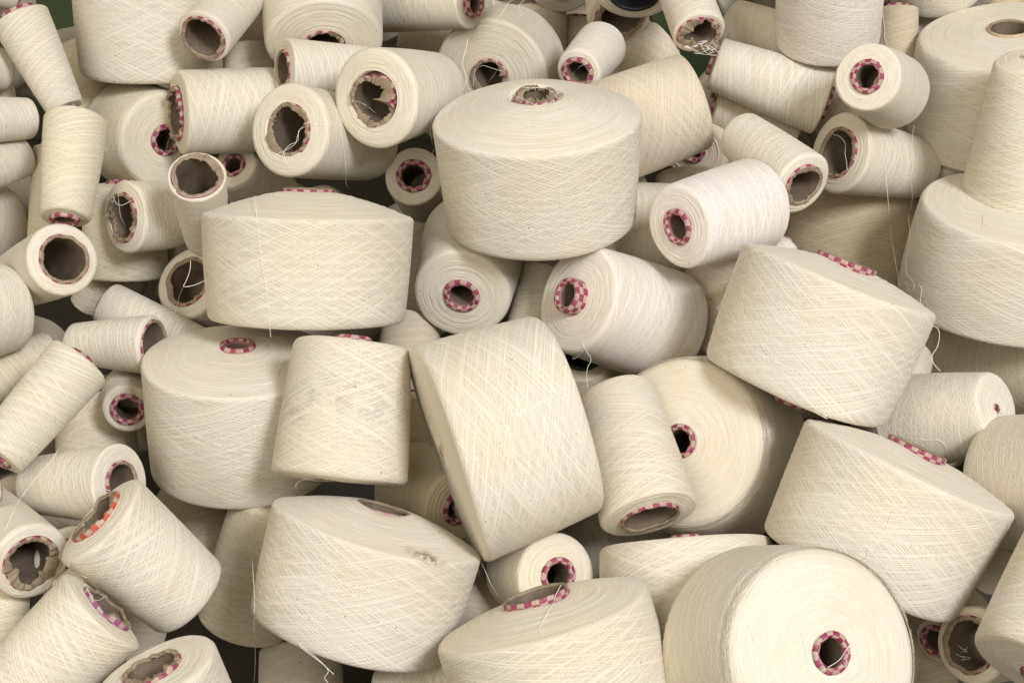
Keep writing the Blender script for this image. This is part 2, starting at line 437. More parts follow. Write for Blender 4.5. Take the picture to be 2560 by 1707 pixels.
def make_tube(parent, L, tO, tN, dO, dN, pO, pN, torn, flat, col, fl, rg):
    nc = 112
    ph = np.arange(nc) / nc * 2 * np.pi
    rs = [(rg.choice([2, 3, 3, 4, 5, 6, 7, 9, 11, 14]), rg.uniform(.3, 1), rg.uniform(0, 6.28)) for _ in range(7)]
    def rnoise(sig):
        x = np.array([rg.gauss(0, 1) for _ in range(nc)])
        d = np.minimum(np.arange(nc), nc - np.arange(nc)); k = np.exp(-.5 * (d / sig) ** 2)
        y = np.real(np.fft.ifft(np.fft.fft(x) * np.fft.fft(k)))
        return y / (np.std(y) + 1e-9)
    ragged = .75 * rnoise(1.0) + .6 * rnoise(6)
    tear = np.clip(rnoise(5) - .7, 0, 1.2)
    dent = np.zeros(nc)
    for _ in range(int(torn * 4 + .3)):
        c0 = rg.uniform(0, 6.28); w = rg.uniform(.16, .75)
        dd = (ph - c0 + np.pi) % (2 * np.pi) - np.pi
        dent += rg.uniform(.4, 1) * np.exp(-(dd / w) ** 2)
    if fl & 8:
        dent += .28 * (1 - np.abs(np.cos(4 * ph)))
    zo = -(dO + pO); zn = L + dN + pN
    w = .0034 + .0010 * torn
    rows = []   # r, z, mouth share, slot, v(mm)
    rO = lambda z: tO + (tN - tO) * (z - zo) / (zn - zo)
    smooth = lambda x: max(0.0, min(1.0, x))
    # outside from deep in the yarn to the open rim
    for d in (.045, .03, .02, .014, .009, .005, .0025, .0008):
        rows.append((rO(zo + d), zo + d, smooth(1 - d / .022), 0, d))
    rows.append((tO - w * .14, zo - .0004, 1, 0, -.0005))
    rows.append((tO - w * .36, zo - .0008, 1, 0, -.0015))
    rows.append((tO - w * .58, zo - .0007, 1, 2, -.0025))
    rows.append((tO - w * .85, zo - .0002, 1, 2, -.003))
    rows.append((tO - w, zo + .0006, 1, 2, -.004))
    for d in (.0015, .004, .008, .014, .022, .034, .05):
        rows.append((rO(zo + d) - w, zo + d, smooth(1 - d / .030), 1, -.002 - d))
    nin = len(rows)
    lip = tN * .34
    hole = tN - lip
    for q in np.linspace(.55, 1, 5): rows.append((hole + (tO - w - hole) * (1 - q) * .4, zo + (zn - lip * .9 - zo) * q, 0, 1, .5))
    # the rolled nose: inside, over the lip and back into the yarn
    vv = .006
    for a in np.linspace(-180, 0, 11):
        ar = math.radians(a)
        rows.append((tN - lip * .5 + lip * .5 * math.cos(ar), zn - lip * .42 - lip * .42 * math.sin(ar), 0, 0 if a > -178 else 0, vv)); vv += lip * .5 * .314
    for d in (.004, .009, .016, .03): rows.append((tN + d * .04, zn - lip * .42 - d, 0, 0, vv + d))
    nr = len(rows)
    V = np.zeros((nr, nc, 3)); U = np.zeros((nr, nc + 1)); Vv = np.zeros((nr, nc + 1))
    nO = 2 * max(6, round(2 * math.pi * tO / .0072 / 2)); nN = 2 * max(5, round(2 * math.pi * tN / .0072 / 2))
    if col == 5: nO = nN = 24
    wob = rnoise(13)
    fold = rnoise(1.8)
    rlip = rnoise(8)
    nosew = .02 * np.cos(2 * ph + rs[0][2]) + .012 * fold
    for k, (r, z, mth, s_, v) in enumerate(rows):
        rad = np.full(nc, r); zz = np.full(nc, z)
        if k < nin:
            g = mth * torn
            rad = rad * (1 + g * (.060 * wob + .014 * fold) - g * .30 * dent * (1 if s_ != 0 else .8) - (.05 * torn * mth if s_ else 0))
            zz = zz + g * (.0026 * ragged * (1 if s_ == 2 else .5) + .0010 * fold + .0055 * tear) * (1 if mth > .9 else .3) + g * .0035 * dent
            if s_ == 2: rad = rad - g * .0016 * np.abs(ragged) - g * .0055 * np.clip(rlip, 0, 3)
            if col == 5 and s_ == 1: rad = rad - (k % 2) * .0012
        else:
            rad = rad * (1 + nosew)
        fx = flat if (k < nin and mth > 0) else 1.0
        fx = 1 - (1 - fx) * mth if k < nin else 1.0
        V[k, :, 0] = rad * np.cos(ph) * (1 / max(.6, fx) ** .35 if fx < 1 else 1); V[k, :, 1] = rad * np.sin(ph) * fx; V[k, :, 2] = zz
        nchk = nO if k < nin else nN
        U[k] = np.arange(nc + 1) / nc * nchk + .001; Vv[k] = v / .0068 + 40.25
    slot = [rows[k][3] for k in range(nr)]
    mi = np.repeat([slot[i + 1] if slot[i] == 0 and i < nin else (slot[i] if i < nin else (0 if slot[i + 1] == 0 else 1)) for i in range(nr - 1)], nc)
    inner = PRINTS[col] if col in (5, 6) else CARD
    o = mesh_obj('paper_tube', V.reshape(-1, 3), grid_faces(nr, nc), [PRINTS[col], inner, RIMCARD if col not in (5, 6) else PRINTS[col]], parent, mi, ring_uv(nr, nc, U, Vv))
    return o

def tube_mesh(name, pts, rad, mat, parent=None, ns=5):
    P = np.asarray(pts, dtype=float)
    T = np.gradient(P, axis=0); T /= np.linalg.norm(T, axis=1, keepdims=True) + 1e-9
    ref = np.array([.31, .52, .79]); S = np.cross(T, ref); S /= np.linalg.norm(S, axis=1, keepdims=True) + 1e-9
    Q = np.cross(T, S)
    a = np.arange(ns) / ns * 2 * np.pi
    V = P[:, None, :] + rad * (np.cos(a)[None, :, None] * S[:, None, :] + np.sin(a)[None, :, None] * Q[:, None, :])
    o = mesh_obj(name, V.reshape(-1, 3), grid_faces(len(P), ns), [mat], parent)
    at = o.data.attributes.new('shade', 'FLOAT', 'POINT'); at.data.foreach_set('value', np.full(len(P) * ns, .9, dtype=np.float32))
    o['tone'] = (.94, .91, .84); o['soil'] = 0.0
    return o

CONES = [
 ('large cream yarn cone tipped on its side at centre, pale loose thread across it', 0, [-0.0633,1.2842,0.404], [0.9333,0.2897,0.212], [0.1101,0.1003,0.1241,0.0092,0.0175,0.0033,0.003,-0.0004,0.0035], [0.08,1,1,4,0], [0.785,0.738,0.638]),
 ('large tilted yarn cone right of centre with pink rim above and below', 0, [0.3291,1.4236,0.526], [-0.3492,-0.2927,-0.8902], [0.1027,0.0954,0.1241,0.0317,0.0175,0.0134,0.0029,0.0048,0.0106], [0.08,1,1,0,0], [0.785,0.738,0.638]),
 ('huge yarn cone at bottom right, round end and pink nose facing the viewer', 0, [0.2233,1.1231,0.2898], [0.3355,-0.7239,0.6028], [0.1001,0.0893,0.1148,0.031,0.018,0.003,0.008,0.0018,0.003], [0.08,0.15,1,0,16], [0.785,0.738,0.638]),
 ('yarn cone cut by the bottom right edge', 0, [0.5305,1.1567,0.3708], [-0.5627,-0.619,-0.5479], [0.0717,0.0628,0.1246,0.031,0.0175,0.0022,0.0019,0.0018,0.0031], [0.08,0.15,1,0,0], [0.785,0.738,0.638]),
 ('big yarn cone cut by the bottom edge, oval pink-checked rim on its flat top', 0, [0.0261,1.1315,0.3301], [0.2858,-0.398,-0.8717], [0.0979,0.094,0.1094,0.0307,0.0175,0.0137,0.0028,0.005,0.0032], [0.08,0.15,1,0,0], [0.785,0.738,0.638]),
 ('squarish yarn cone with a grey soiled band left of the central tipped cone', 1, [-0.1676,1.2874,0.374], [0.0874,0.5595,0.8242], [0.066,0.058,0.1318,0.0241,0.0188,0.002,0.0017,-0.0008,0.0067], [0.08,1,1,0,1], [0.765,0.718,0.618]),
 ('largest upright yarn cone above centre with a crushed pink tube in its domed top', 0, [0.0263,1.5868,0.6409], [0.0531,0.0426,-0.9977], [0.1115,0.1049,0.1228,0.0301,0.0175,0.0223,0.0031,0.0021,0.004], [0.6,0.7,0.75,0,0], [0.785,0.738,0.638]),
 ('bright white yarn cone at centre, its thick pink nose sticking out left', 0, [0.1742,1.5636,0.4012], [-0.7423,-0.4709,0.4767], [0.0634,0.0598,0.1425,0.031,0.0192,0.0019,0.0024,0.0022,0.0144], [0.08,0.15,1,0,0], [0.835,0.788,0.733]),
 ('yarn cone at bottom left with a crumpled purple-checked tube end', 0, [-0.3571,1.1068,0.3529], [-0.7131,-0.4141,-0.5657], [0.0461,0.0398,0.1021,0.0287,0.0175,0.0023,0.0012,0.0035,0.0031], [0.5,0.6,1,1,0], [0.785,0.738,0.638]),
 ('yarn cone at lower left with an orange-red checked crushed tube', 0, [-0.3697,1.1734,0.4031], [0.633,0.0277,-0.7737], [0.0494,0.0417,0.1149,0.0291,0.0175,0.003,0.0013,0.0032,0.0033], [0.5,0.8,1,2,0], [0.785,0.738,0.638]),
 ('wide drum-like yarn cone left of the largest upright one, thread hanging down it', 0, [-0.2107,1.4989,0.5656], [-0.0286,-0.332,-0.9429], [0.1101,0.1015,0.1109,0.0269,0.0175,0.022,0.003,0.0021,0.0038], [0.08,1,1,0,0], [0.775,0.728,0.628]),
 ('large yarn cone at bottom with a brown stain on its upper edge', 0, [-0.128,1.2476,0.3451], [-0.2709,-0.4007,-0.8753], [0.1032,0.097,0.109,0.0275,0.0175,0.0196,0.0029,-0.0004,0.0035], [0.08,1,1,3,2], [0.785,0.738,0.638]),
 ('broad upright yarn cone left of the soiled one, small pink nose on top', 0, [-0.2868,1.4152,0.308], [0.0336,0.0795,0.9963], [0.0943,0.099,0.127,0.031,0.0181,0.0028,0.0129,0.0021,0.0037], [0.08,0.6,1,0,0], [0.785,0.738,0.638]),
 ('bright white yarn cone between the largest upright and the right openings, nose left', 0, [0.2636,1.574,0.5442], [-0.762,-0.6454,0.0539], [0.0512,0.0449,0.1187,0.031,0.0195,0.0015,0.0013,0.0022,0.0037], [0.08,0.15,1,0,0], [0.865,0.818,0.79]),
 ('large leaning yarn cone at lower right with a wavy thread down its side', 0, [0.3795,1.2734,0.3994], [-0.4036,-0.3231,-0.856], [0.1065,0.0993,0.1165,0.0294,0.0175,0.0138,0.003,0.0046,0.0035], [0.08,1,1,0,0], [0.785,0.738,0.638]),
 ("small white yarn cone end behind the tilted cone's upper left corner", 1, [0.2363,1.5146,0.4349], [0.5903,0.5397,0.6003], [0.02,0.0159,0.108,0.0144,0.0096,0.0006,0.0005,0.0022,0.0039], [0.08,0.15,1,0,0], [0.815,0.768,0.695]),
 ('slim pinkish-cream yarn cone standing on its open end right of the tipped cone', 0, [0.1337,1.2735,0.3416], [-0.2126,0.8193,0.5325], [0.049,0.0398,0.1364,0.0299,0.0175,0.0015,0.0012,0.0019,0.0037], [0.15,0.4,1,0,0], [0.781,0.723,0.614]),
 ('shaded cross-wound yarn cone under the slim standing one', 1, [0.1767,1.1942,0.2238], [-0.0679,0.642,0.7637], [0.0903,0.0829,0.1159,0.031,0.0156,0.0027,0.0025,0.0019,0.0055], [0.08,0.7,1,0,0], [0.773,0.721,0.616]),
 ('tall tapering yarn cone at the right edge without any pink rim', 0, [0.5824,1.6411,0.5374], [-0.1741,-0.0192,0.9845], [0.0756,0.0345,0.1511,0.031,0.0078,0.0023,0.0041,0.0022,0.0009], [0.08,0.15,1,4,0], [0.785,0.738,0.638]),
 ('wide frayed yarn cone at the right edge beneath the tall tapering one', 0, [0.5685,1.6101,0.5248], [-0.053,0.0097,-0.9985], [0.111,0.12,0.1164,0.0266,0.0175,0.0089,0.0036,0.0022,0.0041], [0.08,0.4,0.6,0,0], [0.785,0.738,0.638]),
 ('big yarn cone with round end and pink nose behind the slim standing cone', 0, [0.2216,1.4501,0.3078], [-0.4076,-0.7415,0.533], [0.103,0.0857,0.1244,0.031,0.0178,0.0031,0.0069,0.0022,0.0036], [0.08,0.15,1,0,16], [0.751,0.693,0.584]),
 ('yarn cone under the largest upright, pink-ringed nose facing straight out', 0, [-0.0425,1.6719,0.4607], [-0.0984,-0.9916,-0.0842], [0.0615,0.054,0.1277,0.031,0.0201,0.0018,0.0016,0.0023,0.0039], [0.08,0.15,1,0,0], [0.785,0.738,0.638]),
 ('long yarn cone leaning from the left edge, pink rim at its upper right end', 1, [-0.4292,1.3707,0.4591], [-0.5346,-0.7052,-0.4657], [0.0331,0.0273,0.1221,0.0167,0.0164,0.0013,0.0008,0.0036,0.0035], [0.08,0.15,1,0,0], [0.785,0.738,0.638]),
 ('rounded yarn cone cut by the left edge at mid height', 1, [-0.5912,1.3797,0.4894], [0.6039,0.7856,-0.1348], [0.05,0.0463,0.1105,0.031,0.0175,0.0015,0.0014,0.002,0.0038], [0.08,0.15,1,0,0], [0.785,0.738,0.638]),
 ('yarn cone end at the left edge below the long leaning one', 1, [-0.5722,1.1923,0.4171], [0.7661,0.5513,-0.3303], [0.0171,0.0152,0.108,0.0123,0.0091,0.0005,0.0005,0.0018,0.0034], [0.08,0.15,1,0,0], [0.785,0.738,0.638]),
 ('thinly wound yarn cone whose wide pink-rimmed mouth opens right behind the broad upright', 0, [-0.3766,1.457,0.4336], [-0.9589,0.26,-0.1139], [0.0318,0.0216,0.095,0.027,0.0129,0.001,0.0006,0.0008,0.0038], [0.08,0.15,1,0,0], [0.785,0.738,0.638]),
 ('yarn cone at left with a dark eight-cornered open mouth facing the viewer', 0, [-0.4589,1.4591,0.531], [-0.5836,0.6613,-0.4712], [0.0376,0.0325,0.1286,0.0269,0.0175,0.0011,0.001,0.002,0.0039], [0.25,0.15,1,0,8], [0.785,0.738,0.638]),
 ('yarn cone with a large torn mouth at the lower left edge', 0, [-0.4453,1.1953,0.3421], [-0.5952,0.7963,-0.108], [0.0372,0.0305,0.1412,0.0272,0.0175,0.0011,0.0009,0.0019,0.0036], [0.6,0.15,1,0,0], [0.785,0.738,0.638]),
 ('yarn cone lying left with a dark mouth behind the orange-rimmed one', 0, [-0.3786,1.2809,0.3734], [-0.8863,0.3843,-0.2584], [0.0388,0.0283,0.1101,0.0222,0.017,0.0012,0.0008,0.0019,0.0036], [0.2,0.3,1,0,0], [0.785,0.738,0.638]),
 ('nearly empty tapered tube with faded pink mouth standing above the drum-like cone', 0, [-0.3292,1.5296,0.5944], [-0.0937,0.5888,-0.8028], [0.0307,0.024,0.1294,0.0281,0.0144,0.0009,0.0007,0.0013,0.004], [0.45,0.15,1,3,0], [0.785,0.738,0.638]),
 ('small yarn cone with a torn pink-checked mouth, threads dangling inside, at left', 0, [-0.4278,1.5946,0.521], [0.6662,0.701,-0.2544], [0.0405,0.0336,0.108,0.0279,0.0175,0.0012,0.001,0.0022,0.0042], [0.5,0.3,1,0,0], [0.785,0.738,0.638]),
 ('white yarn cone with a badly torn mouth left of the largest upright', 0, [-0.1486,1.6208,0.6484], [0.4792,0.8577,-0.1865], [0.0546,0.0413,0.1254,0.0314,0.0175,0.0016,0.0012,0.0022,0.0041], [0.95,0.15,1,0,0], [0.785,0.738,0.638]),
 ('yarn cone with loose white threads knotted across its open mouth, upper left', 0, [-0.2453,1.6313,0.6091], [0.4641,0.8016,-0.3769], [0.0521,0.0455,0.1585,0.0306,0.0175,0.0021,0.0014,0.0022,0.0043], [0.55,0.15,1,0,0], [0.785,0.738,0.638]),
 ('yarn cone lying behind the badly torn one, tall narrow mouth at left', 0, [-0.2591,1.7256,0.6494], [0.8794,0.4466,-0.1652], [0.0349,0.0262,0.1334,0.0218,0.0157,0.001,0.0008,0.0023,0.0042], [0.2,0.15,1,0,0], [0.785,0.738,0.638]),
 ('fat yarn cone with a crushed folded cardboard end sticking out left', 0, [-0.3845,1.7254,0.5975], [0.9025,0.417,-0.1079], [0.0486,0.0494,0.1153,0.0318,0.0175,0.0015,0.0015,0.0037,0.0043], [0.8,0.4,1,0,0], [0.785,0.738,0.638]),
 ('little yarn cone end with a pink ring just left of the largest upright', 0, [-0.1052,1.8085,0.4653], [-0.0947,-0.8436,0.5286], [0.0389,0.0341,0.1064,0.028,0.0203,0.0012,0.001,0.0025,0.0042], [0.08,0.15,1,0,0], [0.785,0.738,0.638]),
 ('slender upright yarn cone at upper left, wider at the top, pink nose below', 0, [-0.4772,1.632,0.6203], [-0.0065,-0.7304,-0.683], [0.0349,0.027,0.1175,0.0251,0.016,0.001,0.0008,0.0022,0.0038], [0.08,0.5,1,0,0], [0.785,0.728,0.59]),
 ('slender leaning yarn cone in the top left corner with pink rim on top', 1, [-0.5555,1.7349,0.7062], [0.4457,-0.3983,-0.8017], [0.0328,0.0211,0.1149,0.0216,0.0127,0.001,0.0006,0.0054,0.0041], [0.08,0.4,1,0,0], [0.785,0.738,0.638]),
 ('yarn cone pointing its wide dark mouth down left at the top left', 0, [-0.3469,1.7189,0.6884], [0.311,0.9246,0.2198], [0.0319,0.027,0.1069,0.0272,0.0162,0.001,0.0008,0.0022,0.0042], [0.3,0.3,1,0,0], [0.785,0.738,0.638]),
 ('short yarn cone lying at the upper left edge with pink at its right end', 1, [-0.5452,1.6861,0.6036], [-0.7072,-0.6789,0.1974], [0.0229,0.028,0.1241,0.0164,0.0168,0.0007,0.0008,0.0023,0.0039], [0.08,0.15,1,0,0], [0.785,0.738,0.638]),
 ('yarn cone cut by the left edge directly beneath the pink-ended lying one', 1, [-0.6245,1.5922,0.5615], [0.535,0.8441,-0.037], [0.0284,0.0246,0.1159,0.0204,0.0147,0.0009,0.0007,0.0022,0.0041], [0.08,0.15,1,0,0], [0.785,0.738,0.638]),
 ('small yarn cone with a thick pink ring beside the broad upright at left', 0, [-0.4126,1.4843,0.3627], [0.143,-0.9757,0.166], [0.0316,0.0261,0.0554,0.0227,0.0177,0.0009,0.0008,0.0022,0.0038], [0.08,0.15,1,0,0], [0.785,0.738,0.638]),
 ('large flat-sided yarn cone at the top left with cross-wound threads', 1, [-0.4325,1.8537,0.7555], [-0.0499,-0.2006,-0.9784], [0.0869,0.0791,0.15,0.031,0.019,0.0026,0.0024,0.0024,0.0043], [0.08,1,1,0,0], [0.785,0.738,0.638]),
 ('big yarn cone at the top, frayed tube hole half hidden by a lying cone', 0, [-0.2189,1.7812,0.6627], [-0.1125,0.86,0.4977], [0.0688,0.0749,0.1575,0.025,0.0175,0.0034,0.0022,0.0023,0.0044], [0.5,0.15,1,0,0], [0.785,0.738,0.638]),
 ('round yarn cone at upper right with a pink-ringed nose facing out', 0, [0.4375,1.727,0.6218], [-0.4743,-0.779,0.4101], [0.0431,0.037,0.106,0.031,0.0188,0.0013,0.0011,0.0023,0.0039], [0.08,0.15,1,0,0], [0.783,0.731,0.626]),
 ('yarn cone with a pale lit mouth opening behind the bright white one', 0, [0.3122,1.5705,0.5691], [-0.4675,0.8682,0.1663], [0.0365,0.0285,0.117,0.0244,0.0171,0.0011,0.0009,0.0021,0.0041], [0.3,0.15,1,0,0], [0.785,0.738,0.638]),
 ('yarn cone at right with pink-checked mouth at left and a thread in it', 0, [0.3815,1.7204,0.5498], [0.8301,0.4567,-0.3198], [0.0478,0.0362,0.1353,0.0295,0.0175,0.0014,0.0011,0.0023,0.0044], [0.3,0.15,1,0,0], [0.785,0.738,0.638]),
 ('white yarn cone hanging into the frame at the top right', 0, [0.3753,1.819,0.6555], [-0.0872,-0.2756,0.9573], [0.0615,0.0606,0.1381,0.031,0.0175,0.0018,0.0018,0.0024,0.0041], [0.08,0.4,1,0,0], [0.835,0.788,0.733]),
 ('yarn cone lying across the upper right with pink showing at both ends', 1, [0.3711,1.7828,0.5909], [-0.9387,0.1945,0.2847], [0.0404,0.0314,0.1379,0.0209,0.0155,0.0012,0.0009,0.0043,0.0057], [0.08,0.15,1,0,0], [0.785,0.738,0.638]),
 ('tan cross-wound yarn cone lying right behind the largest upright', 1, [0.0951,1.7143,0.5708], [0.9335,0.2325,0.2729], [0.0611,0.0579,0.1265,0.031,0.0175,0.0018,0.0017,0.0023,0.0042], [0.08,0.7,1,0,0], [0.725,0.65,0.528]),
 ('yarn cone at the top with a torn pink-checked mouth and tangled threads', 0, [0.2126,1.7382,0.6877], [-0.1797,0.8778,0.444], [0.0304,0.0288,0.1046,0.0243,0.0173,0.0009,0.0009,0.0023,0.0042], [0.6,0.15,1,0,0], [0.785,0.738,0.638]),
 ('broad yarn cone at upper right with a plain tan tube ring on top', 0, [0.5895,1.8128,0.6638], [0.1145,0.1008,-0.9883], [0.1053,0.1171,0.1292,0.0256,0.0175,0.0063,0.0035,0.0028,0.0044], [0.08,0.15,1,4,0], [0.783,0.731,0.626]),
 ('yarn cone lying at the top edge with a glossy pink nose at right', 0, [-0.1703,1.9676,0.6654], [0.8193,-0.5618,0.1147], [0.0419,0.0309,0.1466,0.0302,0.0172,0.0013,0.0009,0.0025,0.0078], [0.08,0.15,1,0,0], [0.785,0.738,0.638]),
 ('small yarn cone with pale pink nose just behind the largest upright', 0, [0.1087,1.8447,0.6415], [-0.3766,-0.9205,-0.1041], [0.0315,0.0268,0.0835,0.0227,0.0193,0.0009,0.0008,0.0024,0.0042], [0.08,0.15,1,0,0], [0.805,0.758,0.676]),
 ('big yarn cone with grooved round end partly hidden behind the largest upright', 0, [-0.0265,1.8893,0.5882], [0.3161,0.9487,-0.0088], [0.0747,0.0738,0.0817,0.0249,0.0175,0.003,0.0022,0.0025,0.0047], [0.4,0.15,1,0,0], [0.765,0.718,0.618]),
 ('yarn cone at the top edge wound on a ribbed black tube', 0, [0.1456,1.8498,0.7064], [0.0956,0.8251,0.5568], [0.0512,0.0487,0.0971,0.0315,0.0175,0.0015,0.0015,0.0024,0.0044], [0.08,0.15,1,5,0], [0.785,0.738,0.638]),
 ('yarn cone with a dark ragged mouth beneath the black-tubed one', 0, [0.1332,1.9209,0.6564], [-0.0184,0.9407,0.3386], [0.0392,0.0379,0.1225,0.0306,0.0175,0.0012,0.0011,0.0025,0.0047], [0.4,0.15,1,0,0], [0.781,0.723,0.614]),
 ('rounded yarn cone end poking in at the middle of the top edge', 0, [0.0676,2.1211,0.6984], [-0.0416,-0.8594,-0.5096], [0.0435,0.0415,0.0829,0.031,0.0122,0.0013,0.0012,0.0027,0.0048], [0.08,0.15,1,0,0], [0.785,0.738,0.638]),
 ('small yarn cone at the top edge right of the glossy pink nose', 0, [-0.0042,1.8437,0.7524], [-0.1259,-0.8114,-0.5708], [0.0252,0.0222,0.056,0.0182,0.0142,0.0008,0.0007,0.0024,0.0042], [0.08,0.15,1,0,0], [0.785,0.738,0.638]),
 ('rounded yarn cone at the right edge behind the leaning one', 1, [0.5735,1.2492,0.3904], [-0.4828,0.7555,-0.4429], [0.0717,0.0674,0.1389,0.031,0.0175,0.0022,0.002,0.0019,0.0037], [0.08,0.15,1,0,0], [0.781,0.723,0.614]),
 ('yarn cone right of the tilted one, flat white end with a small dark hole', 0, [0.4186,1.4511,0.3397], [0.6747,-0.5495,0.4928], [0.0542,0.0375,0.1137,0.031,0.0053,0.0016,0.0,0.0021,0.0008], [0.08,0.6,1,0,0], [0.785,0.738,0.638]),
 ('small yarn cone end with pink nose peeping out behind the tilted cone', 0, [0.4476,1.5683,0.3601], [-0.3183,-0.9233,-0.215], [0.0295,0.0269,0.0749,0.0213,0.0135,0.0009,0.0008,0.0023,0.004], [0.08,0.15,1,0,0], [0.785,0.738,0.638]),
 ('yarn cone with a ragged shaded mouth near the bottom right corner', 0, [0.4267,1.1644,0.27], [0.7153,0.5744,-0.398], [0.0363,0.0353,0.072,0.027,0.0175,0.0011,0.0011,0.0019,0.0035], [0.4,0.15,1,0,0], [0.779,0.716,0.602]),
 ('yarn cone with pink nose peeping out below the central tipped cone', 0, [0.0087,1.2956,0.2597], [0.451,-0.7569,0.4731], [0.0404,0.0416,0.0777,0.0291,0.0186,0.0012,0.0012,0.002,0.0035], [0.08,0.15,1,0,0], [0.781,0.723,0.614]),
 ('long yarn cone slanting down behind the one whose mouth opens right', 1, [-0.3502,1.5115,0.3935], [-0.8528,0.3646,0.3739], [0.0334,0.0253,0.1132,0.0241,0.0152,0.001,0.0008,0.0022,0.004], [0.08,0.15,1,0,0], [0.785,0.738,0.638]),
 ('yarn cone with dangling threads in its mouth, left of the drum-like cone', 0, [-0.3586,1.5733,0.4524], [0.3897,0.6395,-0.6627], [0.0425,0.0407,0.0823,0.028,0.0175,0.0013,0.0012,0.0022,0.0042], [0.35,0.15,1,0,0], [0.785,0.738,0.638]),
 ('shaded yarn cone behind the dark eight-cornered mouth at left', 1, [-0.451,1.6628,0.4173], [-0.0146,0.289,0.9572], [0.0484,0.0453,0.108,0.0161,0.0175,0.0015,0.0014,0.0023,0.0042], [0.08,0.6,1,0,0], [0.785,0.726,0.578]),
 ('big yarn cone with round end and pink nose behind the slender upright', 0, [-0.4655,1.8167,0.5403], [0.6367,-0.7532,0.1652], [0.0656,0.057,0.0856,0.031,0.0187,0.002,0.0017,0.0024,0.0043], [0.08,0.15,1,0,0], [0.785,0.733,0.614]),
 ('shaded yarn cone with a dim pink ring behind the nearly empty tube', 0, [-0.3043,1.8137,0.4551], [-0.2596,-0.6741,0.6915], [0.042,0.0273,0.0994,0.0302,0.0146,0.0013,0.0008,0.0025,0.0043], [0.08,0.15,1,0,0], [0.781,0.723,0.614]),
 ('yellowish yarn cone leaning between the orange-rimmed and the stained cones', 1, [-0.2846,1.3372,0.1633], [0.2997,0.1844,0.936], [0.0503,0.0475,0.1492,0.031,0.0175,0.0015,0.0014,0.0021,0.0037], [0.08,0.3,1,0,0], [0.785,0.726,0.578]),
 ('yarn cone at the bottom left edge with a crumpled brown mouth', 0, [-0.2973,1.0274,0.3502], [0.3427,-0.1333,-0.93], [0.0545,0.0494,0.1039,0.026,0.0175,0.0016,0.0015,0.0017,0.0031], [0.4,0.15,1,0,0], [0.785,0.738,0.638]),
 ('yellowish yarn cone between the rounded and the long leaning ones at left', 1, [-0.5682,1.4096,0.3984], [0.6595,0.7388,0.1386], [0.0285,0.0181,0.1097,0.0205,0.0109,0.0009,0.0005,0.0021,0.0039], [0.08,0.15,1,0,0], [0.785,0.728,0.59]),
 ('grey-beige yarn cone end at the left edge above the eight-cornered mouth', 1, [-0.6743,1.6089,0.5003], [0.4794,0.8234,-0.3036], [0.0564,0.0493,0.134,0.031,0.0175,0.0017,0.0015,0.0022,0.0043], [0.08,0.15,1,0,0], [0.779,0.716,0.602]),
 ('greyish yarn cone end at the upper left edge under the leaning slender one', 1, [-0.6542,1.6669,0.6771], [0.6276,0.7082,-0.3233], [0.0253,0.0247,0.108,0.0182,0.0148,0.0008,0.0007,0.0022,0.0041], [0.08,0.15,1,0,0], [0.735,0.688,0.588]),
 ('small yarn cone end squeezed in above the pink-ended lying one at left', 1, [-0.6697,1.7,0.6279], [0.7051,0.6604,-0.2584], [0.021,0.0181,0.108,0.0151,0.0127,0.0006,0.0005,0.0023,0.0042], [0.08,0.15,1,0,0], [0.785,0.738,0.638]),
 ('yellowish yarn cone behind the slender ones at upper left', 1, [-0.5067,1.8359,0.5452], [-0.3285,0.6714,0.6643], [0.0379,0.0326,0.108,0.0273,0.0175,0.0011,0.001,0.0025,0.0045], [0.08,0.4,1,0,0], [0.785,0.723,0.566]),
 ('yarn cone tucked below the wide dark mouth at the top left', 1, [-0.3154,1.8101,0.5422], [-0.0703,0.6739,0.7355], [0.0356,0.0341,0.108,0.0257,0.0175,0.0011,0.001,0.0024,0.0045], [0.08,0.4,1,0,0], [0.785,0.728,0.59]),
 ('yarn cone lying in shade left of the grooved round end at the top', 1, [-0.0416,2.0135,0.6007], [-0.9509,0.2668,-0.1572], [0.0323,0.0267,0.108,0.0233,0.016,0.001,0.0008,0.0026,0.0048], [0.08,0.15,1,0,0], [0.785,0.731,0.602]),
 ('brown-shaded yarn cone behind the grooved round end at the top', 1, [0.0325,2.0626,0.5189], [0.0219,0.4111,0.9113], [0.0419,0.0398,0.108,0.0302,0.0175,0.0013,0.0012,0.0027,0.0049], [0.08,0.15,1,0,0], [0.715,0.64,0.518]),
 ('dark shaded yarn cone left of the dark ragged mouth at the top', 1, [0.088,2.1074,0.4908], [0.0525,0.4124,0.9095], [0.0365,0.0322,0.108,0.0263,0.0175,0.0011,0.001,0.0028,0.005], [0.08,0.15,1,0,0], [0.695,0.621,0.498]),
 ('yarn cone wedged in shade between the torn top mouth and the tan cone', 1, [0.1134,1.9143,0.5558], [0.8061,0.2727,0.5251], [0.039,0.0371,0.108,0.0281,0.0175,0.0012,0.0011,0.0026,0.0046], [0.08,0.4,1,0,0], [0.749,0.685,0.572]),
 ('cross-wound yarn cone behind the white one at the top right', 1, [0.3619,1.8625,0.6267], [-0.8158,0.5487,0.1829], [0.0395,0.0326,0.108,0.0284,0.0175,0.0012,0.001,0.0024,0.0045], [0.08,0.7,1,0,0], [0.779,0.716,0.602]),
 ('brown-grey yarn cone in deep shade above the tilted cone', 1, [0.4114,1.7556,0.3156], [0.1365,0.5626,0.8154], [0.0863,0.0852,0.163,0.031,0.0175,0.0026,0.0026,0.0025,0.0046], [0.08,0.6,1,0,0], [0.551,0.466,0.334]),
